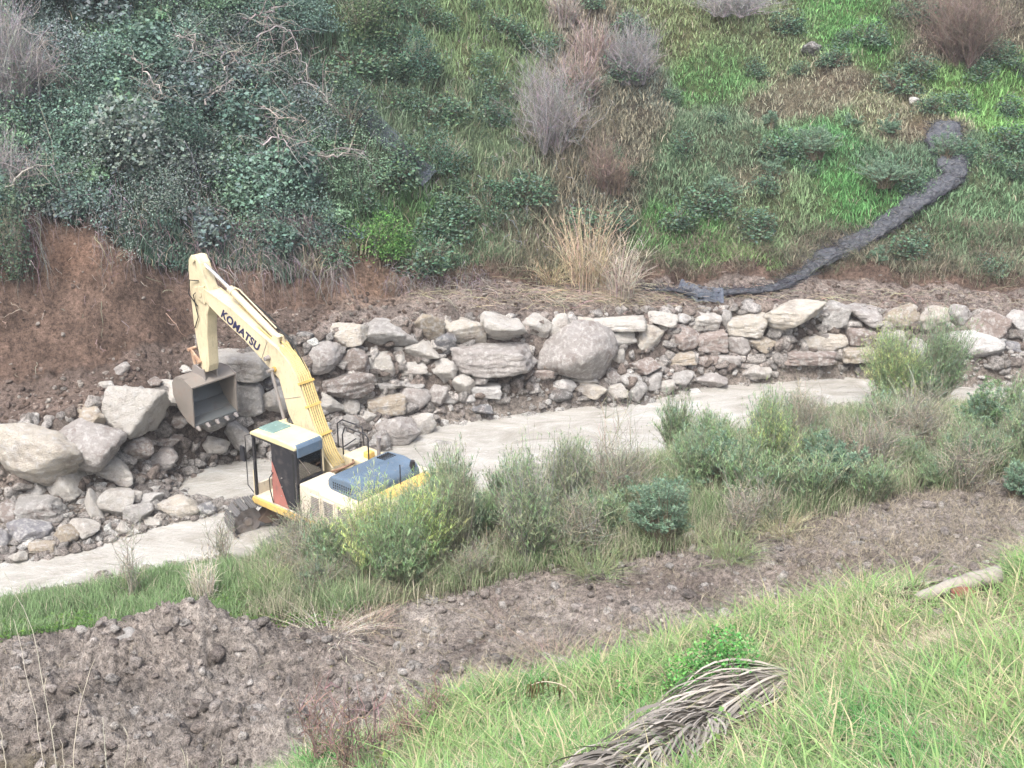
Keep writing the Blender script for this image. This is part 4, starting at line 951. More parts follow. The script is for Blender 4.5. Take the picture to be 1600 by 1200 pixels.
    lk.build('bucket_link', mat_simple('rusty_link', (.38, .24, .16), .7, dirt=(.5, .42, .3), dscale=6, rust=(.25, .13, .08)), root, .008)
    # bucket: open side towards the machine
    outer = [(4.80, 3.06), (5.10, 3.22), (5.48, 3.22), (5.66, 3.02), (5.66, 2.66), (5.46, 2.28), (5.12, 2.02), (4.86, 1.92)]
    inner = [(4.80, 3.02), (5.12, 3.175), (5.45, 3.17), (5.61, 3.0), (5.61, 2.68), (5.42, 2.32), (5.10, 2.06), (4.86, 1.95)]
    b0, b1 = -.70, .76
    n = len(outer); ob = MB()
    for xs in ((b0, b1),):
        V = [(x, *p) for x in xs for p in outer] + [(x, *p) for x in xs for p in inner]; Fq = []
        for i in range(n - 1): Fq.append((i, i + 1, n + i + 1, n + i))
        ob._a(V[:2 * n], Fq)
        Vi = V[2 * n:]; ob._a(Vi, [tuple(reversed(f)) for f in Fq])
        ob._a([V[0], V[n], V[3 * n], V[2 * n]], [(0, 1, 2, 3)]); ob._a([V[n - 1], V[2 * n - 1], V[4 * n - 1], V[3 * n - 1]], [(3, 2, 1, 0)])
    for x in (b0 - .02, b1 - .015):
        ob.prism([(4.78, 3.07)] + outer[1:-1] + [(4.84, 1.90)], x, x + .035)
    bk = ob.build('bucket', mat_simple('bucket_paint', (.22, .195, .17), .7, .1, dirt=(.20, .15, .12), dscale=3, bump=.3, rust=(.30, .19, .12)), root)
    MB().prism([(4.84, 1.915), (5.12, 2.05), (5.10, 2.075), (4.84, 1.955)], b0 + .02, b1 - .02).prism([(5.13, 2.06), (5.41, 2.325), (5.40, 2.345), (5.11, 2.08)], b0 + .02, b1 - .02).prism([(5.42, 2.33), (5.6, 2.69), (5.59, 3.0), (5.57, 3.0), (5.57, 2.70), (5.40, 2.35)], b0 + .02, b1 - .02).build('bucket_liner', M['bucketin'], bk)
    for k in range(5):
        x = b0 + .09 + k * (b1 - b0 - .18) / 4
        V = [(x - .06, 4.92, 1.90), (x + .06, 4.92, 1.90), (x + .06, 4.92, 1.98), (x - .06, 4.92, 1.98), (x - .035, 4.73, 1.80), (x + .035, 4.73, 1.80), (x + .035, 4.73, 1.83), (x - .035, 4.73, 1.83)]
        MB()._a(V, [(0, 1, 2, 3), (7, 6, 5, 4), (0, 4, 5, 1), (1, 5, 6, 2), (2, 6, 7, 3), (3, 7, 4, 0)]).build('tooth', M['mudsteel'], bk)
    lu = MB()
    for x in (-.2, .22): lu.prism([(4.88, 3.10), (5.45, 3.2), (5.42, 3.42), (5.28, 3.48), (5.05, 3.40), (4.92, 3.42)], x, x + .05)
    lu.build('hinge_lugs', M['steel'], bk, .01)
build_excavator()
# ------------------------------------------------------------------ vegetation
UPV = np.array([0, 0, 1.0])
def scatter(n, s0, s1, y0, y1, prob=None, seed=1, wide=.52):
    rg = np.random.default_rng(seed); Q = []; got = 0; guard = 0
    while got < n and guard < 60:
        guard += 1; m = max(20000, n)
        Y = y0 + (y1 - y0) * rg.random(m); X = rg.uniform(-1, 1, m) * (Y + 5) * wide; keep = rg.random(m) < (Y + 5) / (y1 + 5); X, Y = X[keep], Y[keep]
        s, _ = zone(X, Y); k = (s > s0) & (s < s1); X, Y, s = X[k], Y[k], s[k]
        if prob is not None: k = rg.random(len(X)) < prob(X, Y, s); X, Y, s = X[k], Y[k], s[k]
        Q.append(np.stack([X, Y, s], -1)); got += len(X)
    Q = np.concatenate(Q)[:n]; Z = height(Q[:, 0], Q[:, 1])
    return np.stack([Q[:, 0], Q[:, 1], Z], -1), Q[:, 2], rg
def tufts(S, P, rg, per, hgt, wid, col, spread=.12, lean=(.2, .9), tip=None, straw=None, strawp=None):
    n = len(P); k = per; PP = np.repeat(P, k, 0); n2 = len(PP)
    hf = np.repeat(hgt * rg.uniform(.55, 1.35, n), k) * rg.uniform(.55, 1.1, n2)
    PP = PP + np.concatenate([rg.normal(0, 1, (n2, 2)) * spread, np.full((n2, 1), -.02)], 1)
    C = np.repeat(np.clip(col * (1 + rg.normal(0, .16, (n, 1))), .005, .8), k, 0) * (1 + rg.normal(0, .14, (n2, 1)))
    if straw is not None:
        sp = np.repeat(np.broadcast_to(strawp, n), k); m = rg.random(n2) < sp
        C = np.where(m[:, None], np.array(straw)[None] * rg.uniform(.6, 1.15, (n2, 1)), C)
    blades(S, PP, hf, wid * rg.uniform(.6, 1.4, n2), rg.uniform(0, 2 * np.pi, n2), rg.uniform(lean[0], lean[1], n2), np.clip(C, .005, .85), tip=tip, rng=rg)
STRAW = (.46, .42, .32)
# hillside grass
P, s, rg = scatter(52000, 11.0, 13.4, 34, 72, lambda X, Y, s: np.where(s < 12.2, 1.0, .75), 11, .46)
hc = hill_colour(P); px, py, _ = project(P); lum = hc.mean(1)
warm = np.clip((hc[:, 0] / (hc[:, 1] + 1e-6) - .72) * 2.4, .02, .75)
soilk = np.exp(-((px - 1235) / 70) ** 2 - ((py - 165) / 35) ** 2) + np.exp(-((px - 1430) / 40) ** 2 - ((py - 200) / 30) ** 2) + .8 * np.exp(-((px - 1310) / 50) ** 2 - ((py - 115) / 30) ** 2) + .7 * np.exp(-((px - 1180) / 45) ** 2 - ((py - 285) / 22) ** 2)
pn = fbm(P[:, 0] * .9, P[:, 1] * .9, 91, 3)
keep = rg.random(len(P)) > np.clip(soilk * .8 + (pn < -.22) * .5, 0, .92); P, hc, warm, pn, px, py = P[keep], hc[keep], warm[keep], pn[keep], px[keep], py[keep]
S = Soup(); leftm = px < 960
lumc = hc.mean(1, keepdims=True); hc = hc * .66 + lumc * .34
hh = np.where(leftm, .55, .30) * (1 + 1.2 * np.clip(pn, -.4, .5)); col = hc * np.array([1.16, 1.26, 1.18]) * np.where(leftm, 1.22, 1.08)[:, None]
strp = np.clip(warm * (.7 + pn), .05, .75)
mm = leftm
tufts(S, P[mm], rg, 6, hh[mm], .032, col[mm], .14, (.2, .9), straw=(.34, .30, .22), strawp=strp[mm])
tufts(S, P[~mm], rg, 6, hh[~mm], .034, col[~mm], .16, (.3, 1.1), straw=(.37, .34, .25), strawp=strp[~mm])
tag(S.build('hillside_grass', M['leaf']), 'green and straw coloured grass covering the far hillside', 'grass', kind='stuff')

# leafy clumps: points on lumpy domes over the ground, filled with small leaves
def crown_points(rg, n, w_, d_, h_, lump=7, fill=.35):
    c = rg.normal(0, 1, (lump, 3)); c /= np.linalg.norm(c, axis=1)[:, None]; c[:, 2] = np.abs(c[:, 2]) * .9
    c = c * rg.uniform(.35, .72, (lump, 1)); r = rg.uniform(.28, .52, lump)
    k = rg.integers(0, lump, n); d = rg.normal(0, 1, (n, 3)); d /= np.linalg.norm(d, axis=1)[:, None]
    p = c[k] + d * (r[k] * (1 - fill * rg.random(n) ** 1.5))[:, None]; p[:, 2] = np.abs(p[:, 2])
    return p * [w_ / 2, d_ / 2, h_]
def bramble_field(name, spots, leafn, size, cols, label, cat, seed):
    rg = np.random.default_rng(seed); S = Soup()
    for (P, w_, h_) in spots:
        n = int(leafn * w_ * w_); q = crown_points(rg, n, w_ * 1.15, w_ * 1.15, h_, 9) + P - [0, 0, .1]
        base = np.array(cols[int(np.clip((vnoise(P[0] * .35, P[2] * .35, 8) + .5 + rg.normal(0, .12)) * len(cols), 0, len(cols) - 1))]); leaves(S, q, size * rg.choice([.7, 1.0, 1.9], p=[.3, .55, .15]) * rg.uniform(.6, 1.4, n), jitter(base * rg.uniform(.8, 1.2), n, .16, rg), .7, .5, rg)
    o = S.build(name, M['leaf']); tag(o, label, cat, kind='stuff'); return o
rg = np.random.default_rng(3)
def px_spots(rg, n, region, wr, hr, lo=None):
    X = rg.uniform(-150, 560, n * 3); Y = rg.uniform(-60, 440, n * 3); k = region(X, Y); X, Y = X[k][:n], Y[k][:n]
    return [(p, rg.uniform(*wr), rg.uniform(*hr)) for p in at(X, Y)]
def inthicket(x, y):
    edge_r = np.interp(y, [-60, 60, 150, 250, 330, 420], [430, 470, 500, 540, 545, 520]); low = np.interp(x, [-150, 0, 60, 130, 200, 260, 320, 520], [330, 335, 330, 350, 405, 415, 380, 400])
    return (x < edge_r + 20 * np.sin(y * .05)) & (y < low)
sp = px_spots(rg, 300, inthicket, (.8, 2.9), (.5, 2.4))
DARKG = [(.15, .225, .18), (.19, .285, .225), (.125, .19, .16), (.19, .29, .19), (.19, .24, .23), (.23, .28, .245), (.11, .175, .14)]
bramble_field('bramble_thicket', sp, 300, .075, DARKG, 'dark green bramble and ivy covering the left hillside', 'brambles', 31)

def twigs(S, rg, n, h_, w_, col, r=.006, seg=5, start=None, spread=1.0, wob=.12, droop=0.0, rad_tip=.3, base=.08, centres=1):
    az = rg.uniform(0, 2 * np.pi, n); out = rg.uniform(.05, 1, n) ** .7 * spread * w_ / 2; hh = h_ * rg.uniform(.55, 1.05, n)
    t = np.linspace(0, 1, seg)[None, :, None]
    b = np.stack([np.cos(az) * base * rg.random(n), np.sin(az) * base * rg.random(n), 0 * az], -1)[:, None]
    e = np.stack([np.cos(az) * out, np.sin(az) * out, hh], -1)[:, None]
    if centres > 1:                                         # several crowns of uneven height make up one bush
        ca, cr = rg.uniform(0, 6.28, centres), rg.uniform(.15, .62, centres) * w_ / 2; cr[0] *= .3
        ch = rg.uniform(.45, .92, centres); ch[0] = 1.0; k = rg.integers(0, centres, n)
        cxy = np.stack([np.cos(ca) * cr, np.sin(ca) * cr, 0 * ca], -1)[k][:, None]
        e = e * np.stack([np.full(n, .48), np.full(n, .48), ch[k]], -1)[:, None] + cxy * 1.05; b = b + cxy * .55
    mid = e * [.35, .35, .6]; P = b * (1 - t) ** 2 + 2 * (mid) * t * (1 - t) + e * t * t
    P = P + np.cumsum(rg.normal(0, wob * h_ / seg, P.shape) * np.minimum(t * 3, 1), 1); P[..., 2] -= droop * (t[..., 0] ** 2) * hh[:, None]
    if start is not None: P = P + start
    strands(S, P, r, r * rad_tip, jitter(col, n, .2, rg)); return P
# every shrub: stems and foliage under one empty
def shrub(name, px_, pyb, w_px, h_px, kind, label, cat='shrub', group=None, cols=((.07, .11, .05),), seed=0, dens=1.0, P=None, stem=(.16, .13, .10)):
    rg = np.random.default_rng(seed + int(px_) * 7 + int(pyb)); P = at1(px_, pyb) if P is None else P; pm = project(P[None])[2][0] / FPX
    w_, h_ = w_px * pm * 1.08, h_px * pm * 1.22; root = empty(name, P - [0, 0, .06]); root.empty_display_size = .1; tag(root, label, cat, group)
    S, T = Soup(), Soup(); cols = np.array(cols)
    area = max(w_ * h_, .15)
    if kind == 'feathery':                                  # broom like: upright plumes set with fine needles
        n = int(190 * area * dens) + 30; tw = twigs(T, rg, n, h_, w_, stem, .006, 6, spread=1.1, wob=.13, centres=int(4 + 3 * w_))
        m = 24; idx = rg.integers(0, n, n * m); tt = rg.random(n * m) ** .55 * .999 * 4.999; j = tt.astype(int); fr = (tt - j)[:, None]
        Q = tw[idx, j] * (1 - fr) + tw[idx, j + 1] * fr; cc = jitter(cols[rg.integers(0, len(cols), n)][idx], n * m, .16, rg) * (1 + .35 * (tt / 5 - .5))[:, None]
        blades(S, Q, rg.uniform(.04, .12, n * m), .012, rg.uniform(0, 6.28, n * m), rg.uniform(.3, 1.6, n * m), np.clip(cc, .005, .8), rng=rg)
    elif kind == 'spurge':                                  # blue green rosettes of narrow leaves
        n = int(62 * area * dens) + 10; tw = twigs(T, rg, n, h_ * .95, w_, (.20, .17, .12), .010, 5, spread=.95, wob=.09, centres=int(3 + 3 * w_))
        m = 44; ti = np.repeat(tw[:, -1], m, 0); lo = np.repeat(tw[:, -2], m, 0); f = rg.random((n * m, 1)) ** 2; Q = ti * (1 - f * .7) + lo * f * .7
        cc = jitter(np.repeat(cols[rg.integers(0, len(cols), n)], m, 0), n * m, .14, rg)
        d = rg.normal(0, 1, (n * m, 3)); d[:, 2] = np.abs(d[:, 2]) * .8; d /= np.linalg.norm(d, axis=1)[:, None]; sv = np.cross(d, rg.normal(0, 1, (n * m, 3))); sv *= (.008 / np.linalg.norm(sv, axis=1))[:, None]
        L_ = rg.uniform(.06, .11, (n * m, 1)); V = np.stack([Q, Q + d * L_ * .5 + sv, Q + d * L_, Q + d * L_ * .5 - sv], 1); ii = np.arange(n * m)[:, None] * 4
        S.add(V, np.concatenate([ii + [0, 1, 2], ii + [0, 2, 3]], 0), np.repeat(cc[:, None], 4, 1))
    elif kind == 'twiggy':                                  # bare grey brown twigs
        n = int(34 * area * dens) + 12; tw = twigs(T, rg, n, h_, w_, stem, .009, 6, spread=1.15, wob=.30, centres=int(3 + 3 * w_))
        m = 5; st = tw[rg.integers(0, n, n * m), rg.integers(2, 5, n * m)]
        d = rg.normal(0, 1, (n * m, 3)); d[:, 2] = np.abs(d[:, 2]) + .5; d /= np.linalg.norm(d, axis=1)[:, None]; L_ = rg.uniform(.1, .32, n * m) * h_
        t = np.linspace(0, 1, 3)[None, :, None]; B2 = st[:, None] + d[:, None] * L_[:, None, None] * t + rg.normal(0, .03, (n * m, 3, 3)) * t * h_
        strands(T, B2, .005, .002, jitter(stem, n * m, .25, rg))
        k = int(420 * area * dens); Q = B2[rg.integers(0, n * m, k), 2] + rg.normal(0, .03, (k, 3)); leaves(S, Q, .03 * rg.uniform(.6, 1.4, k), jitter(cols[rg.integers(0, len(cols), k)], k, .2, rg), .5, .3, rg)
    elif kind == 'leafy':
        n = int(14 * area) + 6; twigs(T, rg, n, h_ * .6, w_ * .7, stem, .012, 5)
        fine = 'nettle' in name; k = int((1500 if fine else 620) * area * dens); Q = crown_points(rg, k, w_, w_, h_, 10); leaves(S, Q, .045 if fine else .085 * rg.uniform(.6, 1.4, k), jitter(cols[rg.integers(0, len(cols), k)], k, .25, rg), .6, .4, rg)
    elif kind == 'grass':                                   # a tussock of long arching blades
        n = int(420 * area * dens) + 60; az = rg.uniform(0, 6.28, n); r = rg.random(n) ** .5 * w_ * .22
        Q = np.stack([np.cos(az) * r, np.sin(az) * r, 0 * r], -1); blades(S, Q, h_ * rg.uniform(.55, 1.15, n), .016, az + rg.normal(0, .7, n), rg.uniform(.1, .9, n), jitter(cols[rg.integers(0, len(cols), n)], n, .18, rg), rng=rg, tip=None)
    if S.V: S.build('foliage', M['leaf'], root)
    if T.V: T.build('stems', M['stem'], root)
    return root
YG = ((.44, .52, .20), (.33, .44, .17), (.55, .58, .26), (.25, .37, .15)); GG = ((.20, .31, .15), (.25, .35, .19), (.17, .27, .13))
SPG = ((.20, .30, .21), (.24, .34, .24), (.17, .26, .18)); OL = ((.23, .27, .16), (.29, .31, .20), (.18, .23, .14)); DRY = ((.38, .34, .26), (.45, .41, .32), (.30, .27, .20))
NB = 'shrubs on the near stream bank'; HB = 'small shrubs on the far hillside'
SH_LIST = [
 # near bank, left to right
 ('broom_shrub', 580, 905, 130, 150, 'feathery', 'yellow green feathery shrub covering the excavator side', NB, YG, .6),
 ('broom_shrub', 668, 900, 120, 150, 'feathery', 'green feathery shrub in front of the yellow counterweight', NB, YG[:2] + GG[:1], .55),
 ('broom_shrub', 615, 925, 130, 150, 'feathery', 'low spreading green shrub at the dirt edge below the excavator', NB, GG, .7),
 ('broom_shrub', 715, 880, 90, 160, 'feathery', 'tall thin olive plumed shrub right of the excavator', NB, OL, .6),
 ('spurge', 738, 850, 64, 74, 'spurge', 'small blue green spurge behind the feathery shrubs', NB, SPG, 1.2),
 ('grey_shrub', 830, 880, 120, 180, 'feathery', 'large olive grass like shrub in the middle of the bank', NB, OL + GG[:1], .75),
 ('grey_shrub', 880, 800, 110, 120, 'feathery', 'olive bush standing at the stream edge in mid bank', NB, OL, .7),
 ('bare_bush', 965, 800, 100, 150, 'twiggy', 'bare greyish twiggy bush with few leaves above the spurge', NB, OL, 1.0),
 ('bare_bush', 905, 875, 110, 120, 'twiggy', 'brown twiggy bush at the dirt edge in mid bank', NB, OL, 1.1),
 ('spurge', 1035, 862, 118, 112, 'spurge', 'large round blue green spurge above the yellowish boulder', NB, SPG, 1.3),
 ('spurge', 1115, 770, 150, 90, 'spurge', 'wide blue green spurge between the bare bush and the tall green shrub', NB, SPG + GG[:1], 1.0),
 ('broom_shrub', 1195, 775, 70, 150, 'feathery', 'tall light green plumed shrub beside the stream bend', NB, GG + YG[:1], .9),
 ('bare_bush', 1165, 845, 90, 90, 'twiggy', 'low brown twig bush over the dirt right of the large spurge', NB, DRY, .9),
 ('spurge', 1292, 770, 120, 88, 'spurge', 'dark blue green spurge near the right part of the bank', NB, SPG, 1.2),
 ('bare_bush', 1250, 700, 110, 90, 'twiggy', 'grey straw coloured bush behind the right spurge', NB, DRY, .9),
 ('tamarisk_bush', 1392, 640, 110, 125, 'feathery', 'tall yellow green bush standing in front of the river wall, left half', NB, YG + GG, 1.0),
 ('tamarisk_bush', 1455, 640, 110, 135, 'feathery', 'tall dark green bush standing in front of the river wall, right half', NB, GG + SPG[:1], 1.2),
 ('bare_bush', 1425, 720, 130, 120, 'twiggy', 'tall dry grey bush below the tall green bushes', NB, DRY, 1.1),
 ('bare_bush', 1355, 750, 110, 110, 'twiggy', 'pale dry bush left of the tall dry grey one', NB, DRY, .9),
 ('spurge', 1532, 700, 84, 100, 'spurge', 'upright green spurge in the shrubs at the right', NB, SPG + GG, 1.2),
 ('spurge', 1582, 785, 74, 62, 'spurge', 'low green spurge at the right frame edge', NB, SPG, 1.2),
 ('bare_bush', 1500, 770, 120, 90, 'twiggy', 'brown twiggy bush between the two right spurges', NB, DRY, .9),
 ('grey_shrub', 1610, 720, 80, 110, 'feathery', 'olive shrub cut by the right frame edge', NB, OL, .7),
 ('bare_bush', 490, 905, 110, 95, 'twiggy', 'grey twiggy weeds in front of the excavator track', NB, OL, .9),
 ('bare_bush', 445, 905, 80, 62, 'twiggy', 'pale dry weeds left of the excavator track', NB, DRY, .8),
 ('bare_bush', 345, 880, 50, 80, 'twiggy', 'thin bare twig plant at the stream left of the excavator', NB, OL, .5),
 ('bare_bush', 205, 930, 44, 100, 'twiggy', 'thin reddish twig plant beside the stream at left', NB, OL, .35),
 ('spurge', 495, 935, 70, 50, 'spurge', 'small pale green spurge in the grass by the dirt pile', NB, SPG, .8),
 # far hillside
 ('hill_spurge', 1192 + 200, 218, 44, 34, 'spurge', 'small blue green clump left of the netting top', HB, SPG, 1.0),
 ('hill_spurge', 1270, 246, 96, 44, 'spurge', 'wide blue green clump in the middle of the grassy slope', HB, SPG, 1.0),
 ('hill_spurge', 1205, 205, 34, 28, 'spurge', 'tiny green clump above the wide blue green one', HB, SPG, 1.0),
 ('hill_spurge', 1385, 290, 130, 44, 'spurge', 'long row of blue green plants left of the netting bend', HB, SPG, .9),
 ('hill_spurge', 1210, 278, 60, 30, 'spurge', 'grey green clump below the wide blue green one', HB, SPG, .8),
 ('hill_spurge', 1130, 310, 80, 34, 'spurge', 'grey green clump on the left of the grassy slope', HB, SPG, .7),
 ('hill_spurge', 1475, 255, 60, 50, 'spurge', 'green clump behind the netting bend', HB, SPG, .8),
 ('hill_spurge', 1370, 412, 36, 28, 'spurge', 'single small plant below the netting roll', HB, SPG, 1.0),
 ('hill_spurge', 1325, 200, 40, 22, 'spurge', 'small clump right of the bare brown patch', HB, SPG, .8),
 ('grey_thorn_bush', 858, 235, 130, 150, 'twiggy', 'grey leafless thorn bush high on the middle of the slope', None, OL, .45),
 ('brown_bush', 1500, 100, 190, 110, 'twiggy', 'large brown bush at the top right of the hillside', None, ((.16, .15, .10), (.20, .19, .12), (.13, .15, .09)), .9),
 ('brown_bush', 940, 300, 70, 90, 'twiggy', 'dark brown dead scrub in the gully right of the thorn bush', None, ((.18, .15, .11),), .6),
 ('grey_scrub', 985, 130, 110, 90, 'twiggy', 'bluish grey scrub at the top of the gully', None, ((.16, .18, .16),), 1.0),
 ('grey_scrub', 1130, 22, 220, 50, 'twiggy', 'bluish scrub along the top edge of the slope', None, ((.16, .19, .17),), 1.0),
 ('green_bush', 655, 120, 90, 80, 'leafy', 'dark green bush at the top of the slope right of the thicket', None, ((.08, .145, .105), (.10, .17, .12)), 1.0),
 ('green_bush', 560, 55, 110, 90, 'leafy', 'olive green bush at the top of the thicket', None, ((.14, .19, .10), (.11, .16, .09)), 1.0),
 ('green_bush', 590, 395, 120, 70, 'leafy', 'bright green bush hanging over the bare orange bank', None, ((.13, .26, .08), (.11, .21, .07)), 1.1),
 ('green_bush', 680, 410, 100, 60, 'leafy', 'blue green bush at the foot of the grassy slope', None, ((.11, .19, .12),), 1.0),
 ('green_bush', 700, 262, 100, 70, 'leafy', 'blue green bush in the middle of the left slope', None, ((.10, .17, .12),), .9),
 ('green_bush', 545, 210, 100, 90, 'leafy', 'grey green bush at the right edge of the thicket', None, ((.11, .16, .12),), .9),
 ('green_bush', 770, 190, 70, 50, 'leafy', 'small dark bush left of the grey thorn bush', None, ((.09, .15, .105),), .9),
 ('green_bush', 760, 330, 90, 50, 'leafy', 'low dark bush on the slope below the thorn bush', None, ((.10, .17, .11),), .9),
 ('green_bush', 25, 430, 90, 160, 'leafy', 'dark bush hanging down the left frame edge', None, ((.09, .14, .10), (.12, .16, .11)), .8),
 ('grey_scrub', 20, 180, 130, 160, 'twiggy', 'grey leafless scrub at the upper left frame edge', None, ((.14, .15, .15),), 1.0),
 ('grey_scrub', 15, 330, 110, 110, 'twiggy', 'pale leafless scrub at the left frame edge', None, ((.14, .15, .15),), .9),
]
SPP = at([q[1] for q in SH_LIST], [q[2] for q in SH_LIST])
for i, (nm, a, b, c, d, k, lab, gp, cl, dn) in enumerate(SH_LIST):
    stem = (.33, .31, .31) if 'grey' in nm else (.22, .17, .145) if 'brown' in nm else (.31, .295, .235)
    shrub(nm, a, b, c, d, k, lab, 'shrub', gp, cl, i, dn, P=SPP[i], stem=stem)
# more shrubs of the same low kind that stand apart on the slope
rg = np.random.default_rng(17); base = None
hp = []
while len(hp) < 90:
    x, y = (rg.uniform(520, 960) if rg.random() < .62 else rg.uniform(960, 1620)), rg.uniform(5, 430)
    if all((x - a) ** 2 + (y - b) ** 2 > 30 ** 2 for a, b in hp): hp.append((x, y))
HPP = at([q[0] for q in hp], [q[1] for q in hp]); protos = []
for i in range(3):
    r = shrub('low_bush', hp[i][0], hp[i][1], 58, 40, 'leafy', 'knee high dull green bush scattered among the grass of the far slope', 'shrub', 'low bushes among the hillside grass', ((.11, .18, .12), (.14, .21, .13), (.10, .16, .115)), 90 + i, 1.0, P=HPP[i]); protos.append(r)
for i in range(3, len(hp)):
    src = protos[i % 3]; c = src.copy(); COL.objects.link(c); c.location = HPP[i]; sc_ = rg.uniform(.6, 1.5); c.scale = (sc_ * 1.2, sc_, sc_ * .8); c.rotation_euler = (0, 0, rg.uniform(0, 6.28))
    for ch in list(src.children): d = ch.copy(); COL.objects.link(d); d.parent = c

# grass and weeds of the near bank
P, s, rg = scatter(26000, 3.98, 5.75, 20, 44, lambda X, Y, s: np.clip(1.0 - .35 * (s < 4.08), 0, 1), 41, .50)
px, py, _ = project(P); pn = fbm(P[:, 0] * .8, P[:, 1] * .8, 44, 3); lowleft = px < 380
green = np.where(lowleft, .9, np.clip(.45 + 1.2 * pn, 0, 1))[:, None]
col = np.array((.18, .28, .13)) * green + np.array((.28, .30, .19)) * (1 - green)
hh = np.where(lowleft, .30, np.where(px < 410, .33, np.where(px < 540, .56, .55))) * (1 + np.where(lowleft, 1.8, .8) * pn) * np.where(s > 5.3, .6, 1)
strp = np.where(lowleft, .08, np.clip(.30 - .9 * pn, .08, .7))
S = Soup(); tufts(S, P, rg, 8, np.clip(hh * 1.15, .12, 1), .012, col, .09, (.15, .9), straw=STRAW, strawp=strp)
tag(S.build('bank_grass', M['leaf']), 'tall green and dry grass on the bank between dirt and stream', 'grass', kind='stuff')
# low green leaves between the grass at the left
P, s, rg = scatter(9000, 3.95, 4.6, 18, 30, lambda X, Y, s: (X < -3) * 1.0, 43, .5)
S = Soup(); leaves(S, P + [0, 0, .08] + rg.normal(0, .05, P.shape), .06 * rg.uniform(.6, 1.5, len(P)), jitter((.10, .18, .05), len(P), .2, rg), .6, 1.5, rg)
tag(S.build('bank_weeds', M['leaf']), 'low leafy green weeds along the lower left bank', 'weeds', kind='stuff')

# sparse dry grass and straw lying over the dirt on the right
def dirtp(X, Y, s):
    px = 800 + FPX * X / (Y * CP + 12.5 * SP); n = fbm(X * .8, Y * .8, 47, 3)
    return np.clip(.15 + 1.2 * n + .55 * np.exp(-((px - 880) / 160) ** 2) * (s < 3.5) + (px > 1230) * .8, 0, 1) * np.where(px < 500, .12, 1)
P, s, rg = scatter(5200, 2.7, 3.98, 13, 30, dirtp, 46, .5)
S = Soup(); tufts(S, P, rg, 6, .22, .008, np.tile(np.array([(.30, .26, .19)]), (len(P), 1)), .10, (.4, 2.2), straw=(.45, .40, .30), strawp=.5)
tag(S.build('dry_grass', M['leaf']), 'sparse dry grass scattered over the churned dirt', 'grass', kind='stuff')

# foreground slope
P, s, rg = scatter(30000, 1.15, 2.45, 5.5, 19, lambda X, Y, s: 1.0 * (X > -7), 51, .55)
px, py, _ = project(P); pn = fbm(P[:, 0] * .9, P[:, 1] * .9, 53, 3); p2 = fbm(P[:, 0] * 2.5 + 5, P[:, 1] * 2.5, 54, 3)
g = np.clip(.5 + 1.9 * pn + .8 * p2, 0, 1)[:, None]
col = np.array((.11, .275, .09)) * g + np.array((.32, .40, .21)) * (1 - g)
hh = .21 * (1 + 1.5 * pn + .3 * (p2 > .1)); strp = np.clip(.24 - .9 * p2, .04, .75)
drypatch = np.exp(-((px - 1330) / 190) ** 2 - ((py - 985) / 42) ** 2) + 1.4 * np.exp(-((px - 1520) / 150) ** 2 - ((py - 965) / 26) ** 2) + .8 * np.exp(-((px - 1300) / 60) ** 2 - ((py - 1045) / 20) ** 2) + .7 * np.exp(-((px - 1150) / 120) ** 2 - ((py - 1160) / 40) ** 2)
strp = np.clip(strp + drypatch * .6, 0, .9)
FR = np.array([(1215, 1068), (1118, 1126), (1040, 1180), (965, 1236), (880, 1310)], float)
def seg_dist(px, py, L):                                    # how far from a lying thing, so that it presses the grass down
    d = np.full(px.shape, 1e9)
    for a, b in zip(L[:-1], L[1:]):
        v = b - a; t = np.clip(((px - a[0]) * v[0] + (py - a[1]) * v[1]) / (v @ v), 0, 1); d = np.minimum(d, np.hypot(px - a[0] - t * v[0], py - a[1] - t * v[1]))
    return d
def pressed(P):
    px, py, _ = project(P); return (seg_dist(px, py, FR + [0, 22]) < 40) | (seg_dist(px, py, np.array([(1450, 925.), (1560, 912.)])) < 22)
kk = ~pressed(P) & (rg.random(len(P)) > (p2 < -.17) * .75) & (rg.random(len(P)) > .5 * drypatch.clip(0, 1)); P, hh, col, strp = P[kk], hh[kk], col[kk], strp[kk]
S = Soup(); tufts(S, P, rg, 8, np.clip(hh, .08, .6), .0095, col, .045, (.3, 1.9), straw=(.55, .50, .36), strawp=strp)
tag(S.build('slope_grass', M['leaf']), 'bright green long grass on the slope in the foreground', 'grass', kind='stuff')
P, s, rg = scatter(9000, 1.2, 2.3, 6, 17, lambda X, Y, s: np.clip(fbm(X * 1.3, Y * 1.3, 57, 2) * 2.5, 0, 1), 56, .5)
S = Soup(); leaves(S, P + [0, 0, .07] + rg.normal(0, .04, P.shape), .05 * rg.uniform(.5, 1.6, len(P)), jitter((.17, .28, .10), len(P), .2, rg), .7, 1.3, rg)
tag(S.build('clover_leaves', M['leaf']), 'small round green leaves among the foreground grass', 'weeds', kind='stuff')
# long drooping blades on the near slope
P, s, rg = scatter(4200, 1.15, 2.3, 5.5, 16, lambda X, Y, s: (X > -1) * np.clip(.4 + 1.4 * fbm(X * 1.2, Y * 1.2, 59, 3), 0, 1), 58, .55)
P = P[~pressed(P)]
S = Soup(); tufts(S, P, rg, 8, .42, .014, np.tile(np.array([(.22, .33, .13)]), (len(P), 1)), .06, (.6, 1.6), straw=(.46, .42, .26), strawp=.3)
tag(S.build('long_grass', M['leaf']), 'long arching grass blades on the foreground slope', 'grass', kind='stuff')

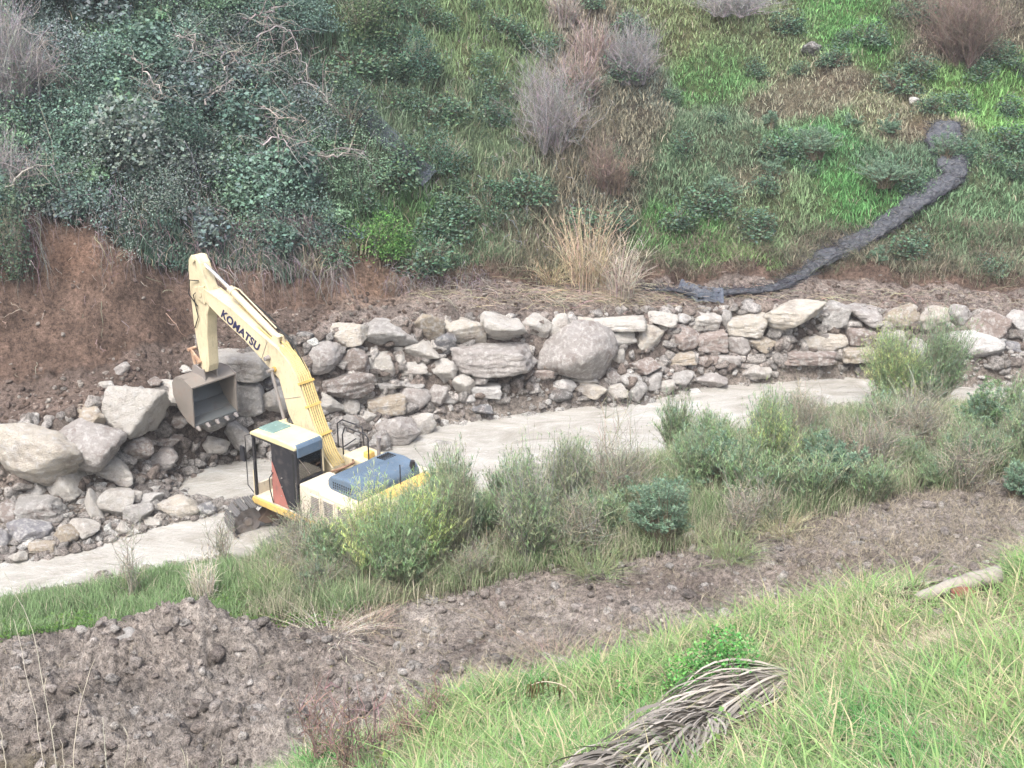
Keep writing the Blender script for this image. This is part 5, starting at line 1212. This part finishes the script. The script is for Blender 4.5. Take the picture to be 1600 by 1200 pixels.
# more bushes between the named ones on the bank: three of each kind built, then copied
rg = np.random.default_rng(71)
KB = [('feathery', 'weedy_bush', 'waist high olive green feathery weed among the bank grass', 'feathery weeds among the bank grass', GG + OL + SPG[:1], .8, 4, 58),
      ('twiggy', 'dry_bush', 'waist high dry brownish weed among the bank grass', 'dry weeds among the bank grass', OL + GG, 1.3, 3, 30)]
XS = np.concatenate([rg.uniform(460, 1640, 200)]); T_ = rg.random(200)
top = np.interp(XS, [430, 600, 750, 900, 1100, 1300, 1640], [868, 850, 800, 770, 700, 655, 660]); bot = np.interp(XS, [430, 600, 700, 850, 1050, 1250, 1640], [950, 940, 925, 890, 865, 810, 745])
YS = top + (bot - top) * T_; BP = at(XS, YS); used = 0
for kind, nm, lab, gp, cl, dn, npr, cnt in KB:
    pr = []
    for i in range(cnt):
        P0 = BP[used]; used += 1
        if i < npr: r = shrub(nm, XS[used - 1], YS[used - 1], 84, 78, kind, lab, 'weed', gp, cl, 500 + i, dn, P=P0, stem=(.28, .27, .21)); pr.append(r); continue
        src = pr[i % npr]; c = src.copy(); COL.objects.link(c); c.location = P0 - [0, 0, .06]; q = rg.uniform(.65, 1.3); c.scale = (q, q, q * rg.uniform(.8, 1.15)); c.rotation_euler = (0, 0, rg.uniform(0, 6.28))
        for ch in list(src.children): d = ch.copy(); COL.objects.link(d); d.parent = c

# flattened dead thatch in the near slope
P, s, rg = scatter(9000, 1.15, 2.35, 5.5, 17, lambda X, Y, s: np.clip(.12 + 1.6 * (fbm(X * 1.4 + 7, Y * 1.4, 93, 3) - .12), 0, 1) + (lambda q: .9 * np.exp(-((q[0] - 1450) / 190) ** 2 - ((q[1] - 975) / 40) ** 2))(project(np.stack([X, Y, np.interp(Y, [3, 14], [11, 7.6])], -1))), 94, .5)
P = P[~pressed(P)]
S = Soup(); tufts(S, P, rg, 7, .16, .009, np.tile(np.array([(.50, .44, .33)]), (len(P), 1)), .06, (1.2, 3.5), straw=(.36, .29, .22), strawp=.35)
tag(S.build('dead_thatch', M['leaf']), 'flattened straw coloured thatch between the foreground grass', 'dry grass', kind='stuff')
# ------------------------------------------------------------------ single plants, dead wood, netting, things in the foreground
def curve_pts(P, n):                                       # smooth polyline through points
    P = np.asarray(P, float); t = np.linspace(0, len(P) - 1, n); i = np.clip(t.astype(int), 0, len(P) - 2); f = t - i
    P0, P1, P2, P3 = P[np.clip(i - 1, 0, None)], P[i], P[i + 1], P[np.clip(i + 2, None, len(P) - 1)]; f = f[:, None]
    return .5 * (2 * P1 + (P2 - P0) * f + (2 * P0 - 5 * P1 + 4 * P2 - P3) * f ** 2 + (3 * P1 - P0 - 3 * P2 + P3) * f ** 3)
def toward(P, d):                                          # a point moved towards the viewpoint side of the slope and up a little
    v = np.array([0, 0, H]) - P; v /= np.linalg.norm(v, axis=-1, keepdims=True); return P + v * d
# netting
def netting_roll():
    px = [(1478, 200), (1474, 230), (1486, 258), (1478, 285), (1440, 312), (1400, 342), (1360, 370), (1315, 396), (1272, 416), (1246, 436), (1215, 452), (1150, 462), (1060, 463), (1000, 452)]
    A = at([p[0] for p in px], [p[1] for p in px]); A = curve_pts(A, 130); A += np.stack([vnoise(np.arange(130) * .13, np.zeros(130), 3) * .12, np.zeros(130), vnoise(np.arange(130) * .17, np.zeros(130) + 4, 3) * .15], -1); n = len(A); rg = np.random.default_rng(5); k = 22
    rad = np.interp(np.linspace(0, 1, n), [0, .07, .2, .45, .62, .72, 1], [.40, .50, .42, .40, .34, .20, .09]); V = []
    for i in range(n):
        d = A[min(i + 1, n - 1)] - A[max(i - 1, 0)]; d /= np.linalg.norm(d); u = np.cross(d, UPV); u /= np.linalg.norm(u); v = np.cross(u, d)
        for j in range(k):
            a = 2 * math.pi * j / k; r = rad[i] * (1 + .40 * float(vnoise(i * .22, j * .7 + 3, 5)) + .25 * float(vnoise(i * .7, j * 1.3, 8)))
            V.append(A[i] + u * math.cos(a) * r * 1.3 + v * (math.sin(a) * r * .5 + .12))
    i = (np.arange(n - 1)[:, None] * k + np.arange(k)[None]).ravel(); j = (np.arange(n - 1)[:, None] * k + (np.arange(k)[None] + 1) % k).ravel()
    root = empty('netting_roll', A[n // 2]); tag(root, 'long dark roll of erosion netting lying diagonally down the right slope', 'netting')
    V = np.array(V) - A[n // 2]; mesh_np('roll', V, quads=np.stack([i, j, j + k, i + k], -1), mat=M['net'], smoothf=True, parent=root)
    S = Soup(); m = 3000; q = rg.integers(0, len(V), m); st = V[q]; dd = rg.normal(0, 1, (m, 3)); dd[:, 2] = np.abs(dd[:, 2]) * .5
    t = np.linspace(0, 1, 4)[None, :, None]; B2 = st[:, None] + dd[:, None] * t * .22 + rg.normal(0, .03, (m, 4, 3)) * t
    strands(S, B2, .008, .004, jitter((.07, .07, .08), m, .3, rg)); S.build('loose_threads', M['stem'], root)
netting_roll()
def net_strip(px, width, label, lift, col=(.10, .11, .13), nl=12, name='netting_strip'):
    A = at([p[0] for p in px], [p[1] for p in px]); A = curve_pts(A, 60); A[:, 2] += lift; A = toward(A, .25); n = len(A)
    d = np.gradient(A, axis=0); d /= np.linalg.norm(d, axis=1)[:, None]; w_ = np.cross(d, np.array([0, -.6, .8])); w_ /= np.linalg.norm(w_, axis=1)[:, None]
    rg = np.random.default_rng(int(px[0][0])); S = Soup(); L = []
    for k in range(nl):
        o = (k / (nl - 1) - .5) * width; sag = vnoise(np.arange(n) * .15, k * .5 + np.zeros(n), 77) * .12
        L.append(A + w_ * o + np.stack([0 * sag, 0 * sag, sag], -1))
    L = np.array(L); strands(S, L, .006, .006, jitter(col, nl, .1, rg)); cr = L[:, ::1].transpose(1, 0, 2)
    cr = np.concatenate([cr, (cr[1:] + cr[:-1]) / 2]); strands(S, cr, .005, .005, jitter(col, len(cr), .1, rg))
    o = S.build(name, M['stem'], origin=A[0]); o.location = A[0]; tag(o, label, 'netting')
net_strip([(540, 158), (575, 198), (610, 232), (645, 268), (672, 292)], .75, 'narrow blue grey netting strip lying on the slope right of the thicket', .28, (.13, .15, .19), 15)
0 and net_strip([(950, 70), (975, 105), (1000, 130), (1015, 150)], .9, 'pale bluish netting beside the gully near the top', .2, (.17, .19, .23), 9)
net_strip([(1060, 452), (1090, 462), (1130, 466)], .6, 'small bluish piece of netting at the foot of the slope', .1, (.15, .17, .21), 9)

# dead branches over the thicket and the scarp
BR = [[(400, 58), (428, 42), (452, 50), (466, 75), (478, 108)], [(345, 96), (353, 78), (376, 84), (392, 100)], [(318, 162), (342, 140), (366, 124), (402, 112)],
      [(272, 62), (300, 54), (304, 80), (288, 98)], [(405, 228), (430, 214), (450, 226), (474, 246)], [(480, 242), (520, 246), (556, 232), (574, 246)], [(48, 84), (66, 102), (60, 124)],
      [(350, 110), (372, 90), (398, 102), (425, 96)], [(15, 40), (60, 60), (85, 100)], [(205, 85), (235, 120), (260, 150)], [(400, 160), (440, 182), (480, 190)], [(10, 290), (50, 262), (90, 256)], [(380, 30), (410, 20), (440, 8)], [(460, 120), (500, 140), (515, 170)]]
BL = ['pale dead branch arching over the top right of the thicket', 'short crooked dead branch in the middle of the thicket', 'long pale dead branch rising to the right in the thicket', 'hooked dead branch near the top of the thicket',
      'dead branch lying low at the right of the thicket', 'thin dead branch reaching out of the thicket over the grass', 'small dead branch at the upper left', 'dead branch joining the arching one in the thicket', 'grey dead branch in the top left corner',
      'faint dead branch left of the hooked one', 'dead branch below the arching one at the right of the thicket', 'dead branch over the left edge scrub', 'thin dead branch at the very top of the thicket', 'dead branch at the thicket edge beside the grass']
for bi, (b, lab) in enumerate(zip(BR, BL)):
    rg = np.random.default_rng(200 + bi); A = at([p[0] for p in b], [p[1] for p in b]); A = toward(A, 1.5); A = curve_pts(A, 16); A += rg.normal(0, .04, A.shape)
    S = Soup(); O = A[0].copy(); A = A - O; strands(S, A[None], .035, .012, jitter((.31, .285, .26), 1, .1, rg)); m = 22; q = rg.integers(2, 16, m); dd = rg.normal(0, 1, (m, 3)); dd[:, 1] *= .4; dd /= np.linalg.norm(dd, axis=1)[:, None]
    t = np.linspace(0, 1, 6)[None, :, None]; L_ = rg.uniform(.3, 1.2, m); B2 = A[q][:, None] + dd[:, None] * t * L_[:, None, None] + np.cumsum(rg.normal(0, .07, (m, 6, 3)), 1) * t - UPV * (t ** 2) * .25
    strands(S, B2, .014, .005, jitter((.27, .25, .235), m, .15, rg)); B3 = B2[rg.integers(0, m, 40), rg.integers(2, 5, 40)][:, None] + rg.normal(0, 1, (40, 1, 3)) * .35 * np.linspace(0, 1, 3)[None, :, None]
    strands(S, B3, .007, .004, jitter((.32, .29, .26), 40, .2, rg)); o = S.build('dead_branch', M['stem']); o.location = O; tag(o, lab, 'branch', 'dead branches over the thicket')
# hanging dead stems and roots over the cut bank
def hanging(name, regions, label, col, cat, r=.007, seed=9):
    rg = np.random.default_rng(seed); S = Soup()
    for (x0, x1, y0, y1, n, ln) in regions:
        A = toward(at(rg.uniform(x0, x1, n), rg.uniform(y0, y1, n)), .35) + rg.normal(0, .12, (n, 3)); t = np.linspace(0, 1, 7)[None, :, None]; L_ = ln * rg.uniform(.4, 1.2, n)
        out = np.stack([rg.normal(0, .45, n), -rg.uniform(.1, .55, n), np.zeros(n)], -1)
        P = A[:, None] + out[:, None] * np.sqrt(t) * L_[:, None, None] * .6 - UPV * (t ** 1.6) * L_[:, None, None] + np.cumsum(rg.normal(0, .05, (n, 7, 3)), 1) * np.minimum(t * 2, 1)
        strands(S, P, r, r * .45, jitter(col, n, .28, rg))
    tag(S.build(name, M['stem']), label, cat, kind='stuff')
hanging('hanging_creepers', [(300, 525, 315, 420, 1500, 1.5), (60, 150, 310, 350, 60, .8), (150, 300, 330, 410, 260, 1.0), (0, 60, 320, 400, 160, 1.4), (515, 535, 400, 440, 90, 1.7), (600, 760, 420, 445, 260, .7)], 'tangle of grey dead stems hanging over the cut bank', (.25, .22, .21), 'creepers')
hanging('thicket_stems', [(0, 480, 20, 330, 1900, .8), (0, 120, 60, 330, 500, 1.2), (560, 950, 20, 430, 700, .5)], 'grey dead stems showing through the brambles and grass', (.30, .29, .29), 'stems', .008, 10)
# loose stems and straw over the bench behind the wall
rg = np.random.default_rng(44); S = Soup(); n = 1100; xx = np.concatenate([rg.normal(930, 70, 700), rg.uniform(640, 1600, 400)]); yy = np.interp(xx, [640, 1000, 1600], [466, 466, 468]) + rg.normal(0, 11, n)
A = at(xx, yy) + [0, 0, .08]; az = rg.uniform(0, 6.28, n); L_ = rg.uniform(.2, 1.1, n); t = np.linspace(-.5, .5, 5)[None, :, None]
P = A[:, None] + np.stack([np.cos(az), np.sin(az) * .5, rg.normal(0, .15, n)], -1)[:, None] * L_[:, None, None] * t + UPV * (.12 * L_[:, None, None] * (1 - 4 * t * t)) + rg.normal(0, .015, (n, 5, 3))
strands(S, P, .007, .004, jitter((.40, .34, .26), n, .25, rg)); tag(S.build('fallen_straw', M['stem']), 'fallen dry stems scattered on the bench behind the wall', 'straw', kind='stuff')
# dead brush ragged along the foot of the slope
P, s, rg = scatter(5200, 10.25, 11.35, 34, 58, lambda X, Y, s: (X > -6) * 1.0, 61, .46)
S = Soup(); pn = fbm(P[:, 0] * 1.1, P[:, 1] * 1.1, 63, 3); bx, by, _ = project(P); k = (pn > -.12) & ((bx > 640) | (bx < 500)); P = P[k]
tufts(S, P, rg, 7, .5 * rg.uniform(.5, 1.4, len(P)), .016, np.where(rg.random((len(P), 1)) < .45, [(.14, .17, .10)], [(.22, .19, .15)]), .14, (.5, 2.0), straw=(.34, .29, .22), strawp=.35)
tag(S.build('brush', M['leaf']), 'ragged half dead grass hanging along the foot of the slope', 'grass', kind='stuff')

rg = np.random.default_rng(83); S = Soup(); n = 110; A = toward(at(rg.uniform(0, 640, n), rg.uniform(400, 600, n)), .06); t = np.linspace(0, 1, 8)[None, :, None]
P = A[:, None] + rg.normal(0, .22, (n, 1, 3)) * t - UPV * t * rg.uniform(.1, .7, (n, 1, 1)) + np.cumsum(rg.normal(0, .035, (n, 8, 3)), 1) * np.minimum(t * 3, 1) - np.array([0, .10, 0]); strands(S, P, .009, .003, jitter((.36, .31, .26), n, .25, rg))
tag(S.build('exposed_roots', M['stem']), 'thin pale roots sticking out of the red brown cut bank', 'roots', kind='stuff')
# reeds and dry grasses
def dry_clump(name, px_, pyb, w_px, h_px, n, col, label, seed=1, lean=(.1, 1.0), wid=.014, plume=0, group=None, cat='dry grass', green=None):
    rg = np.random.default_rng(seed * 31 + int(px_)); P = at1(px_, pyb); pm = project(P[None])[2][0] / FPX; w_, h_ = w_px * pm, h_px * pm; root = empty(name, P - [0, 0, .05]); tag(root, label, cat, group)
    S = Soup(); az = rg.uniform(0, 6.28, n); r = rg.random(n) ** .6 * w_ * .28; Q = np.stack([np.cos(az) * r, np.sin(az) * r, 0 * r], -1)
    t = np.linspace(0, 1, 7)[None, :, None]; hh = h_ * rg.uniform(.35, 1.05, n); ln = rg.uniform(lean[0], lean[1], n) * w_ * .45
    dirv = np.stack([np.cos(az + rg.normal(0, .5, n)), np.sin(az), 0 * az], -1); A = Q[:, None] + UPV * (hh[:, None, None] * (t - .25 * (ln / (w_ + 1e-6))[:, None, None] * t ** 3)) + dirv[:, None] * ln[:, None, None] * t ** 2
    A += np.cumsum(rg.normal(0, .012, A.shape), 1) * t; strands(S, A, wid * .45, wid * .15, jitter(col, n, .2, rg)); S.build('stalks', M['stem'], root)
    S2 = Soup(); m = n * 3; q = rg.integers(0, n, m); j = rg.integers(1, 6, m); blades(S2, A[q, j], rg.uniform(.10, .30, m) * h_ * .6, wid, rg.uniform(0, 6.28, m), rg.uniform(.5, 2.2, m), jitter(green if green is not None else col, m, .22, rg), rng=rg)
    if plume:
        q = rg.integers(0, n, plume * 40); Q2 = A[q, 6] + rg.normal(0, .035, (len(q), 3)) * [1, 1, 3]; leaves(S2, Q2, .03, jitter((.36, .30, .26), len(q), .2, rg), .4, .2, rg)
    S2.build('leaves', M['leaf'], root); return root
dry_clump('reed_clump', 915, 448, 120, 140, 170, (.48, .395, .28), 'tall straw coloured reed clump at the foot of the slope', 1, (.1, 1.2), .022, 3, None, 'reeds')
dry_clump('reed_clump', 968, 462, 80, 105, 150, (.52, .46, .38), 'greyish broken reed clump leaning right of the straw coloured one', 2, (.3, 1.6), .02, 2, None, 'reeds')
dry_clump('reed_clump', 860, 445, 70, 60, 110, (.48, .40, .27), 'low bent reeds left of the straw coloured clump', 3, (.5, 1.8), .018, 0, None, 'reeds')
dry_clump('dry_grass_clump', 905, 160, 70, 90, 260, (.33, .26, .23), 'pinkish brown tall dry grass at the head of the gully', 4, (.1, .9), .03, 3, 'tall dry grass in the gully')
dry_clump('dry_grass_clump', 925, 105, 70, 80, 220, (.36, .29, .26), 'pale brown tall dry grass just above the pinkish one', 5, (.1, .9), .03, 3, 'tall dry grass in the gully')
dry_clump('dry_grass_clump', 880, 40, 60, 60, 180, (.38, .33, .30), 'dry grass plume at the top edge left of the gully', 6, (.1, .9), .03, 3, 'tall dry grass in the gully')
dry_clump('dry_grass_clump', 960, 300, 60, 70, 160, (.26, .20, .16), 'brown dry grass low in the gully', 7, (.1, 1.1), .025, 0, 'tall dry grass in the gully')
dry_clump('straw_tuft', 318, 940, 60, 92, 120, (.55, .51, .42), 'upright pale straw tuft in the green grass at left', 8, (.1, .8), .012)
dry_clump('straw_tuft', 512, 1004, 92, 48, 260, (.56, .52, .43), 'pale straw tuft flattened at the dirt edge', 9, (.6, 2.4), .011)
dry_clump('straw_tuft', 575, 985, 80, 52, 200, (.36, .30, .24), 'brownish drooping tuft right of the pale straw one', 10, (.6, 2.2), .011)
dry_clump('straw_tuft', 640, 935, 80, 60, 160, (.34, .32, .22), 'olive drooping tuft under the feathery shrub', 11, (.5, 1.8), .011, green=(.20, .22, .13))
dry_clump('straw_tuft', 1140, 880, 90, 70, 220, (.27, .30, .17), 'green yellow tussock hanging over the dirt right of the boulder', 12, (.4, 1.8), .011, green=(.22, .29, .14))
dry_clump('straw_tuft', 930, 905, 90, 60, 200, (.26, .29, .17), 'green tussock over the dirt edge in the middle', 13, (.4, 1.8), .011, green=(.20, .27, .13))
dry_clump('straw_tuft', 1220, 840, 80, 60, 200, (.36, .34, .22), 'yellowish tussock at the dirt edge right of the twig bush', 14, (.4, 1.8), .011)
dry_clump('straw_tuft', 420, 930, 80, 60, 200, (.22, .29, .14), 'green tussock behind the dirt pile', 15, (.3, 1.4), .011, green=(.19, .28, .12))
dry_clump('straw_tuft', 870, 1050, 150, 60, 260, (.36, .30, .24), 'sparse brown dry stems on the dirt above the grass edge', 16, (.3, 2.2), .009)
dry_clump('straw_tuft', 790, 985, 120, 34, 130, (.34, .28, .22), 'flattened dry stems in the middle of the dirt', 17, (.8, 2.6), .008)
for i, (x, yb, h_, lab) in enumerate([(505, 1195, 130, 'thin reddish weed left of the others at the bottom dirt edge'), (545, 1215, 150, 'tall thin reddish weed at the bottom dirt edge'), (590, 1190, 110, 'leafy reddish weed at the bottom dirt edge'), (635, 1165, 90, 'small reddish weed beside the green grass edge'), (680, 1130, 80, 'faint reddish weed at the grass edge, farthest up')]):
    shrub('weed', x, yb, 55, h_, 'twiggy', lab, 'weed', 'thin weeds at the dirt edge', ((.24, .17, .12), (.20, .22, .10)), 300 + i, .55, stem=(.27, .19, .17))
shrub('weed', 600, 1215, 60, 70, 'leafy', 'yellow green leafy weed among the reddish ones', 'weed', None, ((.22, .27, .11),), 310, .35)
# nettles at the crest of the near slope
shrub('nettle_patch', 1130, 1085, 130, 115, 'leafy', 'dense bright green nettle patch on the edge of the near slope', 'nettles', None, ((.13, .33, .09), (.17, .38, .12), (.11, .28, .09)), 320, 2.2)
shrub('nettle_patch', 1062, 1100, 110, 90, 'leafy', 'lower green nettles left of the dense patch', 'nettles', None, ((.14, .34, .10), (.18, .38, .12)), 321, 2.0)
shrub('nettle_patch', 995, 1110, 100, 60, 'leafy', 'thin low nettles trailing left along the slope edge', 'nettles', None, ((.14, .27, .09),), 322, 1.2)
shrub('nettle_patch', 1250, 960, 60, 30, 'leafy', 'small weed cluster on the slope edge above the frond', 'nettles', None, ((.14, .25, .08),), 323, 1.0)
# tall dry stalks at the left
for i, (x, yt, xb, lab) in enumerate([(72, 958, 78, 'tall pale dry stalk, second from the left, in front of the dirt pile'), (84, 880, 96, 'tallest pale dry stalk bending over the stream at left'), (175, 1020, 120, 'leaning dry stalk in front of the dirt pile'), (2, 1110, 14, 'short dry stalk at the left frame edge'),
                                      (170, 1110, 168, 'short upright dry stalk below the dirt pile'), (205, 1140, 196, 'thin short stalk at the bottom left'), (350, 1150, 346, 'bent short stalk at the bottom of the dirt'), (290, 1165, 300, 'low straw stalk at the bottom edge'), (100, 1150, 104, 'low stalk between the tall ones')]):
    rg = np.random.default_rng(400 + i); P = at1(xb, 1235); pm = project(P[None])[2][0] / FPX; h_ = (1235 - yt) * pm * 1.12; dx = (x - xb) * pm
    t = np.linspace(0, 1, 12)[:, None]; A = UPV * h_ * t + np.array([dx, 0, 0]) * t ** 2 + np.cumsum(rg.normal(0, .012, (12, 3)), 0); 
    if i == 1: A[:, 0] -= .25 * np.clip(t[:, 0] - .7, 0, 1) * 3; A[-2:, 2] -= .08
    S = Soup(); strands(S, A[None], .010, .004, jitter((.58, .54, .45), 1, .05, rg)); m = 5; q = rg.integers(2, 11, m)
    blades(S, A[q], rg.uniform(.1, .3, m), .012, rg.uniform(0, 6.28, m), rg.uniform(.3, 1, m), jitter((.5, .46, .36), m, .1, rg), rng=rg)
    o = S.build('dry_stalk', M['stem']); o.location = P; tag(o, lab, 'stalk', 'dry stalks at the lower left')
# wilted plant with hanging leaves
def wilted():
    P = at1(905, 1120); rg = np.random.default_rng(6); root = empty('wilted_plant', P); tag(root, 'wilted plant with a bent pale stem and hanging leaves', 'plant'); pm = project(P[None])[2][0] / FPX
    def q(x, y, f=0): return np.array([(x - 905) * pm, f, (1120 - y) * pm * 1.2])
    A = curve_pts([q(905, 1122), q(898, 1090), q(880, 1072), q(850, 1066), q(828, 1072)], 14); S = Soup(); strands(S, A[None], .012, .006, jitter((.52, .48, .36), 1, .05, rg)); S.build('stem', M['stem'], root)
    S = Soup(); m = 26; j = rg.integers(7, 14, m); d = rg.uniform(.10, .22, m); t = np.linspace(0, 1, 4)[None, :, None]; B2 = A[j][:, None] + rg.normal(0, .02, (m, 1, 3)) - UPV * d[:, None, None] * t + rg.normal(0, .03, (m, 1, 3)) * t
    strands(S, B2, .010, .003, jitter((.24, .22, .11), m, .2, rg)); S.build('leaves', M['leaf'], root)
wilted()
# dry palm frond
def frond():
    rg = np.random.default_rng(12); path = [(1240, 1062), (1190, 1086), (1118, 1126), (1040, 1180), (965, 1236), (880, 1310)]
    A = at([p[0] for p in path], [p[1] for p in path]); A = curve_pts(A, 60); A[:, 2] += .12; O = A[30].copy(); root = empty('palm_frond', O); tag(root, 'large dry grey palm frond lying on the near grass slope', 'palm frond')
    S = Soup(); strands(S, (A - O)[None], .022, .012, jitter((.40, .35, .28), 1, .05, rg)); S.build('midrib', M['stem'], root)
    S = Soup(); n = 800; u = rg.random(n) ** .8; j = (u * 46).astype(int); d = np.gradient(A, axis=0); d /= np.linalg.norm(d, axis=1)[:, None]; side = np.where(rg.random(n) < .62, 1, -1)
    t = np.linspace(0, 1, 9)[None, :, None]; L_ = rg.uniform(.6, 1.35, n)[:, None, None]; sv = np.cross(d[j], UPV) * side[:, None]
    ang = rg.uniform(.02, .38, n)[:, None, None]; P = A[j][:, None] + d[j][:, None] * L_ * t * .95 + sv[:, None] * L_ * ang * np.sin(t * 1.9) + UPV * (rg.uniform(.01, .14, n)[:, None, None] * np.sin(t * 3.0) * L_ - .02)
    P = P + rg.normal(0, .012, (n, 1, 3)); gz = height(P[..., 0].ravel(), P[..., 1].ravel(), False).reshape(P.shape[:2]) + .03; P[..., 2] = np.maximum(P[..., 2], gz)
    # ribbons: two edges per leaflet
    dd = np.gradient(P, axis=1); dd /= np.linalg.norm(dd, axis=2)[..., None] + 1e-9; ws = np.cross(dd, rg.normal(0, 1, (n, 1, 3)) + [0, .4, 1.2]); ws /= np.linalg.norm(ws, axis=2)[..., None] + 1e-9
    wd = .0095 * np.sin(np.clip(t * 2.6 + .45, 0, 3.1)) + .002; V = np.stack([P - ws * wd, P + ws * wd], 2).reshape(n, 18, 3) - O
    f = []; 
    for k in range(8): f += [[2 * k, 2 * k + 1, 2 * k + 3], [2 * k, 2 * k + 3, 2 * k + 2]]
    F = (np.arange(n)[:, None, None] * 18 + np.array(f)[None]).reshape(-1, 3); c = np.array((.33, .30, .265)) * rg.uniform(.45, 1.35, (n, 1)); S.add(V, F, np.repeat(c[:, None], 18, 1)); S.build('leaflets', M['stem'], root)
frond()
# cut log and broken brick on the slope
A = at([1448, 1558], [936, 918]); A[:, 2] += [.06, .17]; O = A[1].copy(); d = (A[0] - A[1]); root = empty('cut_log', O); tag(root, 'pale weathered cut log lying in the grass at the right', 'log')
pts = [tuple(d * t + np.array([0, 0, .03 * math.sin(t * 3)])) for t in np.linspace(0, 1.15, 12)]
lg = MB().tube(pts, list(np.linspace(.115, .06, 12) * (1 + .06 * np.sin(np.arange(12) * 2.1))), 18).build('trunk', M['log'], root, smoothf=True)
nd = -d / np.linalg.norm(d); MB().tube([tuple(nd * -.005), tuple(nd * .006)], .10, 18).build('cut_end', M['logend'], root)
P = at1(1506, 936); V, F = rock_shape(77, 2, 'b'); o = mesh_np('brick_fragment', V * [.16, .10, .07], tris=F, mat=M['brick']); o.location = P + [0, 0, .05]; o.rotation_euler = (.2, .1, .5); tag(o, 'broken red brick in the grass below the cut log', 'brick')
for i, (x, y, w_, h_, t_, lab) in enumerate([(1268, 79, 34, 24, 'd', 'dark upturned root stump near the top of the grassy slope'), (1480, 962, 70, 18, 'm', 'flat reddish brown clod in the dry patch of the near slope'), (1445, 968, 40, 14, 'm', 'small reddish clod left of the flat one'), (1240, 1052, 44, 16, 's', 'grey piece of bark in the grass under the frond'), (1290, 1045, 60, 12, 's', 'dark flat stick debris right of the frond'), (1240, 990, 60, 10, 'w', 'pale piece of bark above the frond')]):
    B(x, y, w_, h_, 'a', t_, lab, 'stump' if i == 0 else 'debris', name='root_stump' if i == 0 else 'debris')
# ------------------------------------------------------------------ thin moist air over the valley
def haze():
    m, n, out = newmat('moist_air'); v = n.nodes.new('ShaderNodeVolumePrincipled'); v.inputs['Color'].default_value = (.95, .97, 1, 1); v.inputs['Density'].default_value = .0008; v.inputs['Anisotropy'].default_value = .2
    n.links.new(v.outputs[0], out.inputs['Volume'])
    o = MB().box(-95, 95, -12, 140, -3, 46).build('haze', m); tag(o, 'thin pale moist air filling the valley', 'haze', kind='stuff')
haze()
